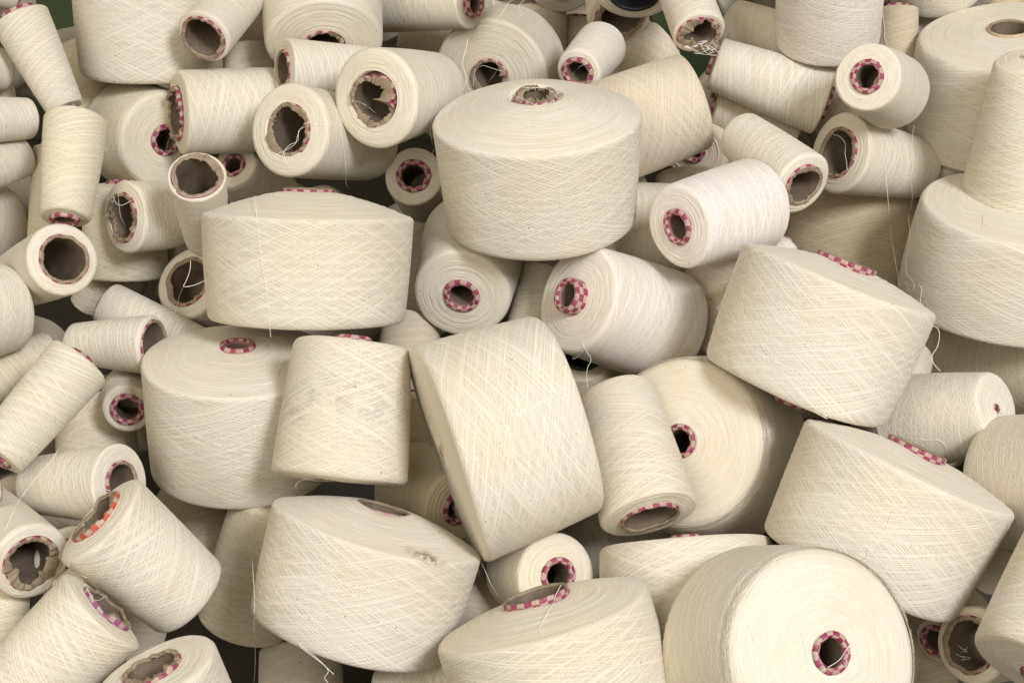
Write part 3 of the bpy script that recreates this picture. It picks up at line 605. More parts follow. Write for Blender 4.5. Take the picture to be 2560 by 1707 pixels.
 ('brown yarn cone in shade right of the white one at the top', 1, [0.4721,1.8507,0.576], [0.0323,0.4704,0.8818], [0.0264,0.0255,0.108,0.019,0.0153,0.0008,0.0008,0.0025,0.0044], [0.08,0.3,1,0,0], [0.651,0.566,0.434]),
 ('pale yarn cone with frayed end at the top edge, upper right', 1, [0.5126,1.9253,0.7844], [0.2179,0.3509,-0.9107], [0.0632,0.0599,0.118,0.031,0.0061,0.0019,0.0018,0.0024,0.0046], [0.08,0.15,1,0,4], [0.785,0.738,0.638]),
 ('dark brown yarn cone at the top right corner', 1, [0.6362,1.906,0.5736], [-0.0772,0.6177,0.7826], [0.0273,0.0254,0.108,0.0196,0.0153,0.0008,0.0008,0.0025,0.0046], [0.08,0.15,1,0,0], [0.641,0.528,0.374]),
 ('yarn cone between the largest upright and the bright white one, mostly covered', 1, [0.0786,1.659,0.4662], [0.9603,0.2737,-0.0534], [0.0647,0.0588,0.119,0.031,0.0175,0.0019,0.0018,0.0023,0.0042], [0.08,0.15,1,0,0], [0.785,0.733,0.614]),
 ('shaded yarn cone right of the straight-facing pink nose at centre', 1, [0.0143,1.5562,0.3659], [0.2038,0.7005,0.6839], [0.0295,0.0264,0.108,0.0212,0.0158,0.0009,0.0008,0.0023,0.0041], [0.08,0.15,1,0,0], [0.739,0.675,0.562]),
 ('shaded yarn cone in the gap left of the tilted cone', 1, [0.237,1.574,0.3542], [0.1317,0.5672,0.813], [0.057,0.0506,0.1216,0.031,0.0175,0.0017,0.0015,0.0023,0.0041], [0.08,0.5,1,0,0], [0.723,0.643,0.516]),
 ('yellowish yarn cone lying under the wide frayed one at right', 1, [0.6268,1.5959,0.3531], [-0.7263,0.5707,-0.3832], [0.0691,0.0635,0.157,0.031,0.0175,0.0021,0.0019,0.0023,0.0044], [0.08,0.3,1,0,0], [0.785,0.723,0.566]),
 ('shaded yarn cone at the right edge behind the flat white end', 1, [0.6279,1.5913,0.1543], [0.137,0.6913,0.7094], [0.0676,0.0591,0.1262,0.031,0.0175,0.002,0.0018,0.0024,0.0044], [0.08,0.15,1,0,0], [0.775,0.701,0.578]),
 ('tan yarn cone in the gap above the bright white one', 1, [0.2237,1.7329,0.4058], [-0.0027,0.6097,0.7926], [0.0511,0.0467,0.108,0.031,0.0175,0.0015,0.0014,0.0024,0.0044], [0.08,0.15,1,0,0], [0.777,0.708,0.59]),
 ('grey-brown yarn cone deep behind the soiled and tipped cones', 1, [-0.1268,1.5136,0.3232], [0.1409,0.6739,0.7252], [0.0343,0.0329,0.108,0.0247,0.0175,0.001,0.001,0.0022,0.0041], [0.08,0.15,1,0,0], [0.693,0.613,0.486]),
 ('shaded yarn cone with a dark green tube under the bright white nose cone', 0, [0.0799,1.5469,0.3702], [0.0522,0.2812,-0.9582], [0.0343,0.0336,0.085,0.0206,0.0175,0.001,0.001,0.0022,0.0042], [0.08,0.15,1,6,0], [0.743,0.663,0.536]),
 ('grey shaded yarn cone behind the long leaning one at left', 1, [-0.452,1.445,0.2559], [-0.0975,0.6305,0.7701], [0.0445,0.0424,0.108,0.031,0.0175,0.0013,0.0013,0.0022,0.004], [0.08,0.4,1,0,0], [0.727,0.658,0.54]),
 ('shaded yarn cone with a purple ring in the gap at lower left', 0, [-0.5188,1.3713,0.3043], [0.4771,-0.8692,0.1296], [0.0207,0.0186,0.0515,0.0149,0.0132,0.0006,0.0006,0.0021,0.0036], [0.08,0.15,1,1,0], [0.779,0.716,0.602]),
 ('yellowish yarn cone under the torn mouth at the lower left edge', 1, [-0.4683,1.1244,0.2377], [-0.092,0.8373,0.5389], [0.0241,0.0189,0.108,0.0173,0.0114,0.0007,0.0006,0.0018,0.0034], [0.08,0.5,1,0,0], [0.785,0.728,0.59]),
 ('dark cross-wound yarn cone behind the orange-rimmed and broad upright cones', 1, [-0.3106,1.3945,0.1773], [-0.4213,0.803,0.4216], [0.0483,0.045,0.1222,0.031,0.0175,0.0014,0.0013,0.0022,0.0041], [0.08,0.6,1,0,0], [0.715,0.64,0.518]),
 ('yarn cone at the bottom edge beneath the stained one', 1, [-0.2184,1.2596,0.06], [-0.0775,0.7358,0.6728], [0.0464,0.0434,0.107,0.031,0.0175,0.0014,0.0013,0.0021,0.0038], [0.08,0.6,1,0,0], [0.785,0.738,0.638]),
 ('pale yarn cone lying along the bottom edge left of the big flat-topped one', 1, [-0.0181,1.1758,0.2018], [-0.9866,0.032,-0.1599], [0.0417,0.0354,0.1123,0.03,0.0175,0.0013,0.0011,0.0019,0.0035], [0.08,0.15,1,0,0], [0.785,0.738,0.638]),
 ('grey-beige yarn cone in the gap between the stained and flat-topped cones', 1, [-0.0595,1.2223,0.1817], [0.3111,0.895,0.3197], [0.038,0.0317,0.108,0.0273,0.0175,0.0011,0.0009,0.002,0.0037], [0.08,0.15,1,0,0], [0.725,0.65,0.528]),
 ('yellowish yarn cone with dark pink ring behind the tipped cone', 0, [-0.1107,1.4224,0.2833], [0.6173,-0.7698,0.1623], [0.0477,0.0411,0.0863,0.031,0.0182,0.0014,0.0012,0.0021,0.0037], [0.08,0.15,1,0,0], [0.781,0.708,0.542]),
 ('yellowish yarn cone in the narrow gap left of the tipped cone', 1, [-0.1124,1.4299,0.2664], [0.0699,0.6453,0.7608], [0.0317,0.0252,0.108,0.0228,0.0151,0.001,0.0008,0.0022,0.004], [0.08,0.15,1,0,0], [0.781,0.703,0.518]),
 ('greyish yarn cone at the very top left corner', 1, [-0.6699,1.7653,0.75], [0.8033,0.4805,-0.3519], [0.0229,0.0198,0.108,0.0165,0.0119,0.0007,0.0006,0.0023,0.0042], [0.08,0.15,1,0,0], [0.729,0.665,0.552]),
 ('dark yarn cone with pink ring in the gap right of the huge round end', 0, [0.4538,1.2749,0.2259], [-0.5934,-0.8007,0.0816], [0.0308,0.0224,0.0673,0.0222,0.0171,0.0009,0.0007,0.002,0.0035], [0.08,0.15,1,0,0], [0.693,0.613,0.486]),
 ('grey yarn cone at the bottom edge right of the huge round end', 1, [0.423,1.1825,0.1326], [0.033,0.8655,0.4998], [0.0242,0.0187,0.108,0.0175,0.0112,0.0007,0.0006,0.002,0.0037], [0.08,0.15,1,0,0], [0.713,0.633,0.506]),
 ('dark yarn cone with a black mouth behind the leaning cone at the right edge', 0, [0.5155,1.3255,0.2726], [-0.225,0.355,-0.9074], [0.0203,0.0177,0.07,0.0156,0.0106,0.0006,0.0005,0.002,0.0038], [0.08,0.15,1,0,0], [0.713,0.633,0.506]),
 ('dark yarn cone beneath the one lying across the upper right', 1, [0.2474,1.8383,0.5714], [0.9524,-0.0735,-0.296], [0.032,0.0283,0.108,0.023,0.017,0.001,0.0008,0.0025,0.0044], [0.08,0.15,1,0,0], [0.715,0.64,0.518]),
 ('yellowish yarn cone strip left of the slender upright', 1, [-0.5339,1.6519,0.4696], [0.0062,0.5213,0.8533], [0.0229,0.0195,0.108,0.0165,0.0117,0.0007,0.0006,0.0023,0.0042], [0.08,0.15,1,0,0], [0.785,0.726,0.578]),
 ('brown-shaded yarn cone behind the wide dark mouth at the top left', 1, [-0.3169,1.9022,0.5481], [-0.0748,0.5145,0.8543], [0.0292,0.0273,0.108,0.021,0.0164,0.0009,0.0008,0.0025,0.0046], [0.08,0.15,1,0,0], [0.721,0.635,0.504]),
 ('grey yarn cone end deep below the eight-cornered mouth', 1, [-0.4464,1.6717,0.4702], [-0.5374,-0.0709,-0.8403], [0.0216,0.0199,0.108,0.0156,0.012,0.0006,0.0006,0.0023,0.0043], [0.08,0.15,1,0,0], [0.729,0.665,0.552]),
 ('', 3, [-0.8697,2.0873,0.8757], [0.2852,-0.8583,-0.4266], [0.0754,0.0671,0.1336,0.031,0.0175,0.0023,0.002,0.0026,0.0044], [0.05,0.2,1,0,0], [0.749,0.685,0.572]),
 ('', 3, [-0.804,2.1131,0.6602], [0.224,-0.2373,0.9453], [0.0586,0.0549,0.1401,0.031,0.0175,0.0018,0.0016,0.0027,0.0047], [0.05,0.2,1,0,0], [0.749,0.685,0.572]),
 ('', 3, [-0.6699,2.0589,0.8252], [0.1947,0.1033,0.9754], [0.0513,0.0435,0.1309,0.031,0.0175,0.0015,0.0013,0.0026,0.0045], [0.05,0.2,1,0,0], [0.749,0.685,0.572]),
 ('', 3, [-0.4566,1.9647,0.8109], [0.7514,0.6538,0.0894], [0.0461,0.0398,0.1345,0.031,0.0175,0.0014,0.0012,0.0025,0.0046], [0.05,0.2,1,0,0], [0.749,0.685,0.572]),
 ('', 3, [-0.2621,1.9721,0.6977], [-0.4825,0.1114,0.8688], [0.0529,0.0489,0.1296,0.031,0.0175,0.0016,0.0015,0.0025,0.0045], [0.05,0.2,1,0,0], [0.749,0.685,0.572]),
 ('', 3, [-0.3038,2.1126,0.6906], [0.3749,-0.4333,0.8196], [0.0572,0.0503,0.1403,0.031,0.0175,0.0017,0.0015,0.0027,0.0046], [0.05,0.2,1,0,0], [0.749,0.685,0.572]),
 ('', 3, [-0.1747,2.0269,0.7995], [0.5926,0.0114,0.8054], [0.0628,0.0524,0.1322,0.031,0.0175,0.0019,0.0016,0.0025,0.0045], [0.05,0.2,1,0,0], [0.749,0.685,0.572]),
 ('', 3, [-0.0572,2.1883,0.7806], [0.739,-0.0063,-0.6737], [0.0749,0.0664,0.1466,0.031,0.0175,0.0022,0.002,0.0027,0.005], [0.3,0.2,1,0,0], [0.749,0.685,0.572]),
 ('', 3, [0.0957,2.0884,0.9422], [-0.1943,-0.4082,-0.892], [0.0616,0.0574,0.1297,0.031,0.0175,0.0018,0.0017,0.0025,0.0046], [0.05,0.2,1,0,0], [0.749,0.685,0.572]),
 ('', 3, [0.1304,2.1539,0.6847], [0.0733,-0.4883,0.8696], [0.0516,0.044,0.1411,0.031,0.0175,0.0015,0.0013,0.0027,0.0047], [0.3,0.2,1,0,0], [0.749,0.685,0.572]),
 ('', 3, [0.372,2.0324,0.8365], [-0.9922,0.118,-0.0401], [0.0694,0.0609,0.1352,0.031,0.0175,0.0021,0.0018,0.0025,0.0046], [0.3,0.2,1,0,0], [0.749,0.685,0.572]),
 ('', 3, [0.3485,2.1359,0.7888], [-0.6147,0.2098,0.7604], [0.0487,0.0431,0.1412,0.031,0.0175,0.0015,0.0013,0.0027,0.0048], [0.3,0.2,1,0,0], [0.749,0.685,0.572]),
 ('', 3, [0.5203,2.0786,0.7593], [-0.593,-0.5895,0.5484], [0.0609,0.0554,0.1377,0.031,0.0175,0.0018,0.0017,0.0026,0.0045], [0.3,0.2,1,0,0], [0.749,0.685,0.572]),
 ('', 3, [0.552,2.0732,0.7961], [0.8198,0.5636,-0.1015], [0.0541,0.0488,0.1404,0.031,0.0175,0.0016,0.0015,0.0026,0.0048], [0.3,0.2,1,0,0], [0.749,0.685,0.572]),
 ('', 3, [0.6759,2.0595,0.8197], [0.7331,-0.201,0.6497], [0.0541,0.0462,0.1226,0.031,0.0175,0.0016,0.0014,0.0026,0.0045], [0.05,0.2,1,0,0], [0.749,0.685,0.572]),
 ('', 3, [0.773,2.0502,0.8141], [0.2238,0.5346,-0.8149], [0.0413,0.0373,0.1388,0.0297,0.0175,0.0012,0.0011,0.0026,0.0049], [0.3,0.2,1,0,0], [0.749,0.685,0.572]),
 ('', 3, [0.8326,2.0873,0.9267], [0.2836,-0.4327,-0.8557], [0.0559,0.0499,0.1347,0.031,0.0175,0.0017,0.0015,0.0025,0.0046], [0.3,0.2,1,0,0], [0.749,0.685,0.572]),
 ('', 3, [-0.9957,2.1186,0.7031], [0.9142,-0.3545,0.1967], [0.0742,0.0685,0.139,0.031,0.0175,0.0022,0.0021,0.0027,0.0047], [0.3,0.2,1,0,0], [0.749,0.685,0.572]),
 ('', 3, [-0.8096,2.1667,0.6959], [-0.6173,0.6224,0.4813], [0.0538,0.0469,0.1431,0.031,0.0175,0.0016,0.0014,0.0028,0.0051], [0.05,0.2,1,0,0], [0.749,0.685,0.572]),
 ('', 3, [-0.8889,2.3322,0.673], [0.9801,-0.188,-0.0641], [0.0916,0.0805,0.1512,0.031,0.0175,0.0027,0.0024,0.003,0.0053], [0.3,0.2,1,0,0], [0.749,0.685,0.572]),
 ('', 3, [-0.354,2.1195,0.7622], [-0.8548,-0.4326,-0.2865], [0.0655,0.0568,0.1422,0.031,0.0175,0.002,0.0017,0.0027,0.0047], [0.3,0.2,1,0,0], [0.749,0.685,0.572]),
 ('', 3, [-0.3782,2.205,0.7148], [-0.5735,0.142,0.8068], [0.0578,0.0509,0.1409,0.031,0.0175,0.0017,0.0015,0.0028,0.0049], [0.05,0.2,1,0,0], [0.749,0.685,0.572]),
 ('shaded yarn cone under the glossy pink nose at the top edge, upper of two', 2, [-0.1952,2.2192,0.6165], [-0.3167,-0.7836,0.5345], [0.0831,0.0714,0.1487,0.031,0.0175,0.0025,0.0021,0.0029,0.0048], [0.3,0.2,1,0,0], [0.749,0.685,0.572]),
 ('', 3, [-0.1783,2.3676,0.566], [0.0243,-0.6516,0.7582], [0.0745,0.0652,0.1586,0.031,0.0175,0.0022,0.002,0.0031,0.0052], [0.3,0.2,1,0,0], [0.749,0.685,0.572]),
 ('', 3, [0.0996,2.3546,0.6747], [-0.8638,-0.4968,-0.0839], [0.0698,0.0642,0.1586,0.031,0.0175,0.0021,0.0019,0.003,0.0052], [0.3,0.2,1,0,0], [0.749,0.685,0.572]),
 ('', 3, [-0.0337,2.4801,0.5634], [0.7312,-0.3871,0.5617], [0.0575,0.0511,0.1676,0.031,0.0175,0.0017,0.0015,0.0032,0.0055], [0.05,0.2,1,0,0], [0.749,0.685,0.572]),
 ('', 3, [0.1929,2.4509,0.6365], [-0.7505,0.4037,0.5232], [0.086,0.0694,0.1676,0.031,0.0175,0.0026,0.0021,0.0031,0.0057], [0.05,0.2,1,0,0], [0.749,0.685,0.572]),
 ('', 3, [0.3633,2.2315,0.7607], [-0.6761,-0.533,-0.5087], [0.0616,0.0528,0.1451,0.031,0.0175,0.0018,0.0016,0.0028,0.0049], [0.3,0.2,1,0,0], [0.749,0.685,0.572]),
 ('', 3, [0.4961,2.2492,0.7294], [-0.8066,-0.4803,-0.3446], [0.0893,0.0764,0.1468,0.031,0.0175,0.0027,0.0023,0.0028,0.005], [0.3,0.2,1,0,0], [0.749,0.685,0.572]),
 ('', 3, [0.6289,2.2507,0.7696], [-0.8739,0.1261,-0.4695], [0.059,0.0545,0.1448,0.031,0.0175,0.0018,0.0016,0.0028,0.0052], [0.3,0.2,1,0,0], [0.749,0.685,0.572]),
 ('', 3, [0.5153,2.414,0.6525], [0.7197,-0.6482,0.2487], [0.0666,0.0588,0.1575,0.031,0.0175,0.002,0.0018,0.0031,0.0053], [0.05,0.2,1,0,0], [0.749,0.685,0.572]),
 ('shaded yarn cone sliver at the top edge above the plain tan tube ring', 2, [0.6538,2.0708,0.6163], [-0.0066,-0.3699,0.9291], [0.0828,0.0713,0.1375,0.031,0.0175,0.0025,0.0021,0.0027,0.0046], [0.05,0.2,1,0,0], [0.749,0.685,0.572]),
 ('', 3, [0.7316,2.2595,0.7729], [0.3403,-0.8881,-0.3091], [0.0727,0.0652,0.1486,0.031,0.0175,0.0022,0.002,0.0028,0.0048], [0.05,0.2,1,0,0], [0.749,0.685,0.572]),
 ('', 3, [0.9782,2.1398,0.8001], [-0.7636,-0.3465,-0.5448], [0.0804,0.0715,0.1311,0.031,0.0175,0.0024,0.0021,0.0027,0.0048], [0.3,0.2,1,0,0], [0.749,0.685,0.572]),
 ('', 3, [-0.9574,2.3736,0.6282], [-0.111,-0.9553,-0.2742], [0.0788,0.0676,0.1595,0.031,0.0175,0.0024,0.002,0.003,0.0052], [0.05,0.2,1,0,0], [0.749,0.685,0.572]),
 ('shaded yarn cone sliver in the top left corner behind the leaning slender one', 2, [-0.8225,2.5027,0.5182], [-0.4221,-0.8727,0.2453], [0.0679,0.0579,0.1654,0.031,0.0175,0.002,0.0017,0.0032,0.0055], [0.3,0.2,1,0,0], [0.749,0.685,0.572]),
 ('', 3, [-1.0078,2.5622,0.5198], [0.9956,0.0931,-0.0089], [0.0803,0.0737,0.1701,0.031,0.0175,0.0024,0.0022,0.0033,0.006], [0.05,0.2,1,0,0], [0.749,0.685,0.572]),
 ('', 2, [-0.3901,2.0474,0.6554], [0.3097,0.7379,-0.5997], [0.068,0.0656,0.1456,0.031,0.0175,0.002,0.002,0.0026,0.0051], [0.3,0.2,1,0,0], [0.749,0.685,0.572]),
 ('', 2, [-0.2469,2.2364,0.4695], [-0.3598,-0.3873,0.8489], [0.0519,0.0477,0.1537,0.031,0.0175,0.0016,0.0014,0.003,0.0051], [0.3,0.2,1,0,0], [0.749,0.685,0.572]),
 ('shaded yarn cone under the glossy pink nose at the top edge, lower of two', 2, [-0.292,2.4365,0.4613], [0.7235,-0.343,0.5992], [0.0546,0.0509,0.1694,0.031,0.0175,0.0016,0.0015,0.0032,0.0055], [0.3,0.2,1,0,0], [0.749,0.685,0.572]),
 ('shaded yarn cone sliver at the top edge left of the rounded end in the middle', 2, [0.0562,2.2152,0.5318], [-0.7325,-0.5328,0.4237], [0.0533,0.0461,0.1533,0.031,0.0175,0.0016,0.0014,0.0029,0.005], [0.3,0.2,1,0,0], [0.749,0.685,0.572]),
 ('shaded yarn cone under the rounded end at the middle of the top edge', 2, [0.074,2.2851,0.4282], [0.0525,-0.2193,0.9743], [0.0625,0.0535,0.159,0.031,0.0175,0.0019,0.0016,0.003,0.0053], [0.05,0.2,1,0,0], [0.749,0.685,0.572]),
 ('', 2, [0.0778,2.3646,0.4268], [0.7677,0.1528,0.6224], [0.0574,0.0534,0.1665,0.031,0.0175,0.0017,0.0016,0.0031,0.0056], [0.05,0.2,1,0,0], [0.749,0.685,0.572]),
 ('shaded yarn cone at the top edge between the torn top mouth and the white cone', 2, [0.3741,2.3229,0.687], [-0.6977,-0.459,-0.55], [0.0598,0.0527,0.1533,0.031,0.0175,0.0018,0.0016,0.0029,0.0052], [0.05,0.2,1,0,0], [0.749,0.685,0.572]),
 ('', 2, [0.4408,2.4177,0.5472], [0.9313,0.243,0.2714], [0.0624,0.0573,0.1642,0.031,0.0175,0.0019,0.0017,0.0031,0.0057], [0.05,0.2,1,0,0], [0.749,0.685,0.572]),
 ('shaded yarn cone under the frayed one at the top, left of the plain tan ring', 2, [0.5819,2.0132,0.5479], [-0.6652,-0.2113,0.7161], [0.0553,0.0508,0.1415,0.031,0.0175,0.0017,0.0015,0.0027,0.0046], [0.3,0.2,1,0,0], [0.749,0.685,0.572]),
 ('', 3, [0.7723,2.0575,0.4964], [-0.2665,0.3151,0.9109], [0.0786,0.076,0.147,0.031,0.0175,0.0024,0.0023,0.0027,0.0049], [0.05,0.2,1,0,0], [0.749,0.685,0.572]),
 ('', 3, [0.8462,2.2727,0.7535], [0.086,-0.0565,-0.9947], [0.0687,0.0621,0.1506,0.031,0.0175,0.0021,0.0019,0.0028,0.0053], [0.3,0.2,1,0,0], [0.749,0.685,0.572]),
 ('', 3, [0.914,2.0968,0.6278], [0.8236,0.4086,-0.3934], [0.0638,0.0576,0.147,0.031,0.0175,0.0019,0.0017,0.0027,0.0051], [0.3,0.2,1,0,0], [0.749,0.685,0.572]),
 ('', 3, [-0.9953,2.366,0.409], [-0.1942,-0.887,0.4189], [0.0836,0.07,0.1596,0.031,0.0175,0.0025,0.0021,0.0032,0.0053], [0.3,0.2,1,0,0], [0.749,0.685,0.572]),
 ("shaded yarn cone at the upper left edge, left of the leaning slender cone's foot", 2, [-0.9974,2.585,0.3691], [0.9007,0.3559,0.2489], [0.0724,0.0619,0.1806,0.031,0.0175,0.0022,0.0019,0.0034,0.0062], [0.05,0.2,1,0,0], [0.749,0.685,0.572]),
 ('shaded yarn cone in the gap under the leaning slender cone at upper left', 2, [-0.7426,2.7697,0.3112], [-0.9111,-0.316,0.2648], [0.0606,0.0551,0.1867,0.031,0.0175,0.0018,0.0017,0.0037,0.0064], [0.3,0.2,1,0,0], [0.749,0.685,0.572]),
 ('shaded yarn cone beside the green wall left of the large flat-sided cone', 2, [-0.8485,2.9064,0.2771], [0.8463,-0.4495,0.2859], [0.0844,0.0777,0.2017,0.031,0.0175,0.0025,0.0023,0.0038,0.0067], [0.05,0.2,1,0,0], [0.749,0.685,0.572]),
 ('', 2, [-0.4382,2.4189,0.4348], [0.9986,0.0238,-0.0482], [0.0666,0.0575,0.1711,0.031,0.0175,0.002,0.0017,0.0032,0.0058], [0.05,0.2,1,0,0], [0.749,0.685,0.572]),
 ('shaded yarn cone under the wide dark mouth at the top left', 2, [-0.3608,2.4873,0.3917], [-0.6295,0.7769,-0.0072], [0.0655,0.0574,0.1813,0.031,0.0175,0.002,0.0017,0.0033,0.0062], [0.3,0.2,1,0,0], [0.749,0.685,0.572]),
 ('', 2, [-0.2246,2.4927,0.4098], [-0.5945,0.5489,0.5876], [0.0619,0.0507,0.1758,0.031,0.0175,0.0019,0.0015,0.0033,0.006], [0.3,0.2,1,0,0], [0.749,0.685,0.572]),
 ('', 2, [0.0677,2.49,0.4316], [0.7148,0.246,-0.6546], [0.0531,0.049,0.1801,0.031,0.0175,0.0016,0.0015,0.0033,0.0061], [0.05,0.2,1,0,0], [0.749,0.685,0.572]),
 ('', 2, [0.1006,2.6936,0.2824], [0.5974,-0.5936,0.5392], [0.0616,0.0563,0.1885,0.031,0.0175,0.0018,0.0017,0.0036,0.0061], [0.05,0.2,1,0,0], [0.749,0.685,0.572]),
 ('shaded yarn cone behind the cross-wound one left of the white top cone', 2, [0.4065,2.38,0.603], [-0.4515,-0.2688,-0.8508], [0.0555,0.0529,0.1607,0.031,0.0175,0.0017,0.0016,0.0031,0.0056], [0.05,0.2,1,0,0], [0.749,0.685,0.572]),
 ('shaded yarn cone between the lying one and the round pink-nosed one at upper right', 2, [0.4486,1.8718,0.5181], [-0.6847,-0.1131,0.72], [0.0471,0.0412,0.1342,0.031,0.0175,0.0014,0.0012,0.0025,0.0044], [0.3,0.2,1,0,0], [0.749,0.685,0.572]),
 ('', 2, [0.4847,1.9325,0.5747], [-0.9433,0.2996,-0.1427], [0.0408,0.0383,0.1368,0.0294,0.0175,0.0012,0.0012,0.0026,0.0047], [0.3,0.2,1,0,0], [0.749,0.685,0.572]),
 ('', 2, [0.6059,2.271,0.4147], [0.2956,-0.6246,0.7228], [0.0623,0.0555,0.1557,0.031,0.0175,0.0019,0.0017,0.003,0.0052], [0.05,0.2,1,0,0], [0.749,0.685,0.572]),
 ('', 3, [0.7525,2.1771,0.5087], [0.886,0.455,0.0897], [0.0677,0.0583,0.1511,0.031,0.0175,0.002,0.0017,0.0029,0.0053], [0.3,0.2,1,0,0], [0.749,0.685,0.572]),
 ('', 3, [0.7774,2.3681,0.4536], [0.8434,-0.5093,0.1712], [0.0573,0.0507,0.1572,0.031,0.0175,0.0017,0.0015,0.0031,0.0054], [0.05,0.2,1,0,0], [0.749,0.685,0.572]),
 ('', 3, [0.9563,2.197,0.5213], [0.6095,0.7589,0.2294], [0.0568,0.0493,0.1556,0.031,0.0175,0.0017,0.0015,0.0029,0.0054], [0.3,0.2,1,0,0], [0.749,0.685,0.572]),
 ('', 3, [-1.1009,2.3534,0.3559], [-0.6253,-0.0211,0.7801], [0.0542,0.0445,0.1546,0.031,0.0175,0.0016,0.0013,0.0032,0.0056], [0.05,0.2,1,0,0], [0.749,0.685,0.572]),
 ('', 3, [-1.1142,2.3685,0.2773], [0.8955,0.2476,0.3698], [0.07,0.067,0.1675,0.031,0.0175,0.0021,0.002,0.0032,0.0058], [0.3,0.2,1,0,0], [0.749,0.685,0.572]),
 ('', 3, [-1.0721,2.5189,0.2774], [0.9827,-0.0394,0.181], [0.0603,0.0577,0.175,0.031,0.0175,0.0018,0.0017,0.0034,0.0061], [0.3,0.2,1,0,0], [0.749,0.685,0.572]),
 ('', 2, [-0.095,2.5157,0.276], [0.3927,0.1481,0.9076], [0.0624,0.0546,0.1802,0.031,0.0175,0.0019,0.0016,0.0034,0.006], [0.3,0.2,1,0,0], [0.749,0.685,0.572]),
 ('', 2, [-0.0575,2.6114,0.2009], [0.6691,-0.5924,0.4488], [0.0764,0.0636,0.187,0.031,0.0175,0.0023,0.0019,0.0036,0.0061], [0.05,0.2,1,0,0], [0.749,0.685,0.572]),
 ('', 2, [0.094,2.8045,0.2537], [0.628,-0.7521,-0.2001], [0.0654,0.0595,0.1981,0.031,0.0175,0.002,0.0018,0.0037,0.0065], [0.05,0.2,1,0,0], [0.749,0.685,0.572]),
 ('shaded yarn cone below the tan cross-wound one, left of the pale lit mouth', 2, [0.2863,1.945,0.5366], [-0.4596,-0.8762,-0.1448], [0.0544,0.0452,0.1361,0.031,0.0175,0.0016,0.0014,0.0026,0.0044], [0.05,0.2,1,0,0], [0.749,0.685,0.572]),
 ('shaded yarn cone deep between the pale lit mouth and the lying one above it', 2, [0.3589,1.9578,0.4715], [0.0991,0.8169,0.5682], [0.0384,0.0371,0.1443,0.0277,0.0175,0.0012,0.0011,0.0026,0.0049], [0.05,0.2,1,0,0], [0.749,0.685,0.572]),
 ('', 2, [0.4307,1.9775,0.4014], [0.2083,-0.5213,0.8276], [0.0461,0.038,0.1408,0.031,0.0175,0.0014,0.0011,0.0027,0.0046], [0.3,0.2,1,0,0], [0.749,0.685,0.572]),
 ('shaded yarn cone between the right mouth cone and the wide frayed one', 2, [0.5813,1.8282,0.4062], [-0.3813,-0.2085,0.9006], [0.0477,0.0431,0.1343,0.031,0.0175,0.0014,0.0013,0.0025,0.0044], [0.3,0.2,1,0,0], [0.749,0.685,0.572]),
 ('', 3, [0.9491,2.3168,0.3389], [-0.3014,0.9522,-0.0491], [0.0496,0.0479,0.1718,0.031,0.0175,0.0015,0.0014,0.0031,0.006], [0.3,0.2,1,0,0], [0.749,0.685,0.572]),
 ('', 3, [1.0819,2.3952,0.326], [-0.8167,0.0414,-0.5756], [0.0588,0.0509,0.1637,0.031,0.0175,0.0018,0.0015,0.0032,0.0059], [0.3,0.2,1,0,0], [0.749,0.685,0.572]),
 ("shaded yarn cone in the gap left of the slender upright's lower half", 2, [-1.0263,2.5308,0.1779], [0.814,0.5772,0.0657], [0.0898,0.0832,0.183,0.031,0.0175,0.0027,0.0025,0.0035,0.0065], [0.05,0.2,1,0,0], [0.749,0.685,0.572]),
 ('shaded yarn cone deep behind the long slanting one at left', 2, [-0.4451,1.7614,0.4511], [-0.4427,-0.4331,-0.7851], [0.0374,0.0354,0.1311,0.027,0.0175,0.0011,0.0011,0.0024,0.0044], [0.05,0.2,1,0,0], [0.749,0.685,0.572]),
 ('', 2, [-0.3584,1.7839,0.4364], [0.3662,0.8514,-0.3755], [0.0426,0.0373,0.1373,0.0307,0.0175,0.0013,0.0011,0.0025,0.0047], [0.05,0.2,1,0,0], [0.749,0.685,0.572]),
 ('', 2, [-0.25,1.8032,0.4275], [0.5766,0.5639,-0.5912], [0.0515,0.0459,0.138,0.031,0.0175,0.0015,0.0014,0.0025,0.0047], [0.05,0.2,1,0,0], [0.749,0.685,0.572]),
 ('shaded yarn cone in the narrow gap right of the drum-like cone', 2, [-0.0975,1.8844,0.2482], [-0.3094,0.1412,0.9404], [0.059,0.0508,0.1438,0.031,0.0175,0.0018,0.0015,0.0027,0.0048], [0.05,0.2,1,0,0], [0.749,0.685,0.572]),
 ('', 2, [0.1527,1.7993,0.4651], [-0.8809,-0.4733,-0.0002], [0.0387,0.0361,0.1313,0.0279,0.0175,0.0012,0.0011,0.0025,0.0043], [0.3,0.2,1,0,0], [0.749,0.685,0.572]),
 ('', 2, [0.2444,1.959,0.3811], [0.6492,0.1031,0.7536], [0.0559,0.0456,0.1426,0.031,0.0175,0.0017,0.0014,0.0027,0.0048], [0.3,0.2,1,0,0], [0.749,0.685,0.572]),
 ('', 2, [0.2925,2.1227,0.3807], [0.422,-0.905,-0.0543], [0.0612,0.0567,0.1518,0.031,0.0175,0.0018,0.0017,0.0029,0.0049], [0.05,0.2,1,0,0], [0.749,0.685,0.572]),
 ('', 2, [0.4814,1.9575,0.3717], [-0.3204,0.947,-0.021], [0.0461,0.0438,0.1502,0.031,0.0175,0.0014,0.0013,0.0027,0.0052], [0.05,0.2,1,0,0], [0.749,0.685,0.572]),
 ('', 3, [1.0049,2.4542,0.2008], [0.9694,0.2227,-0.1029], [0.0665,0.0618,0.1745,0.031,0.0175,0.002,0.0019,0.0034,0.0062], [0.05,0.2,1,0,0], [0.749,0.685,0.572]),
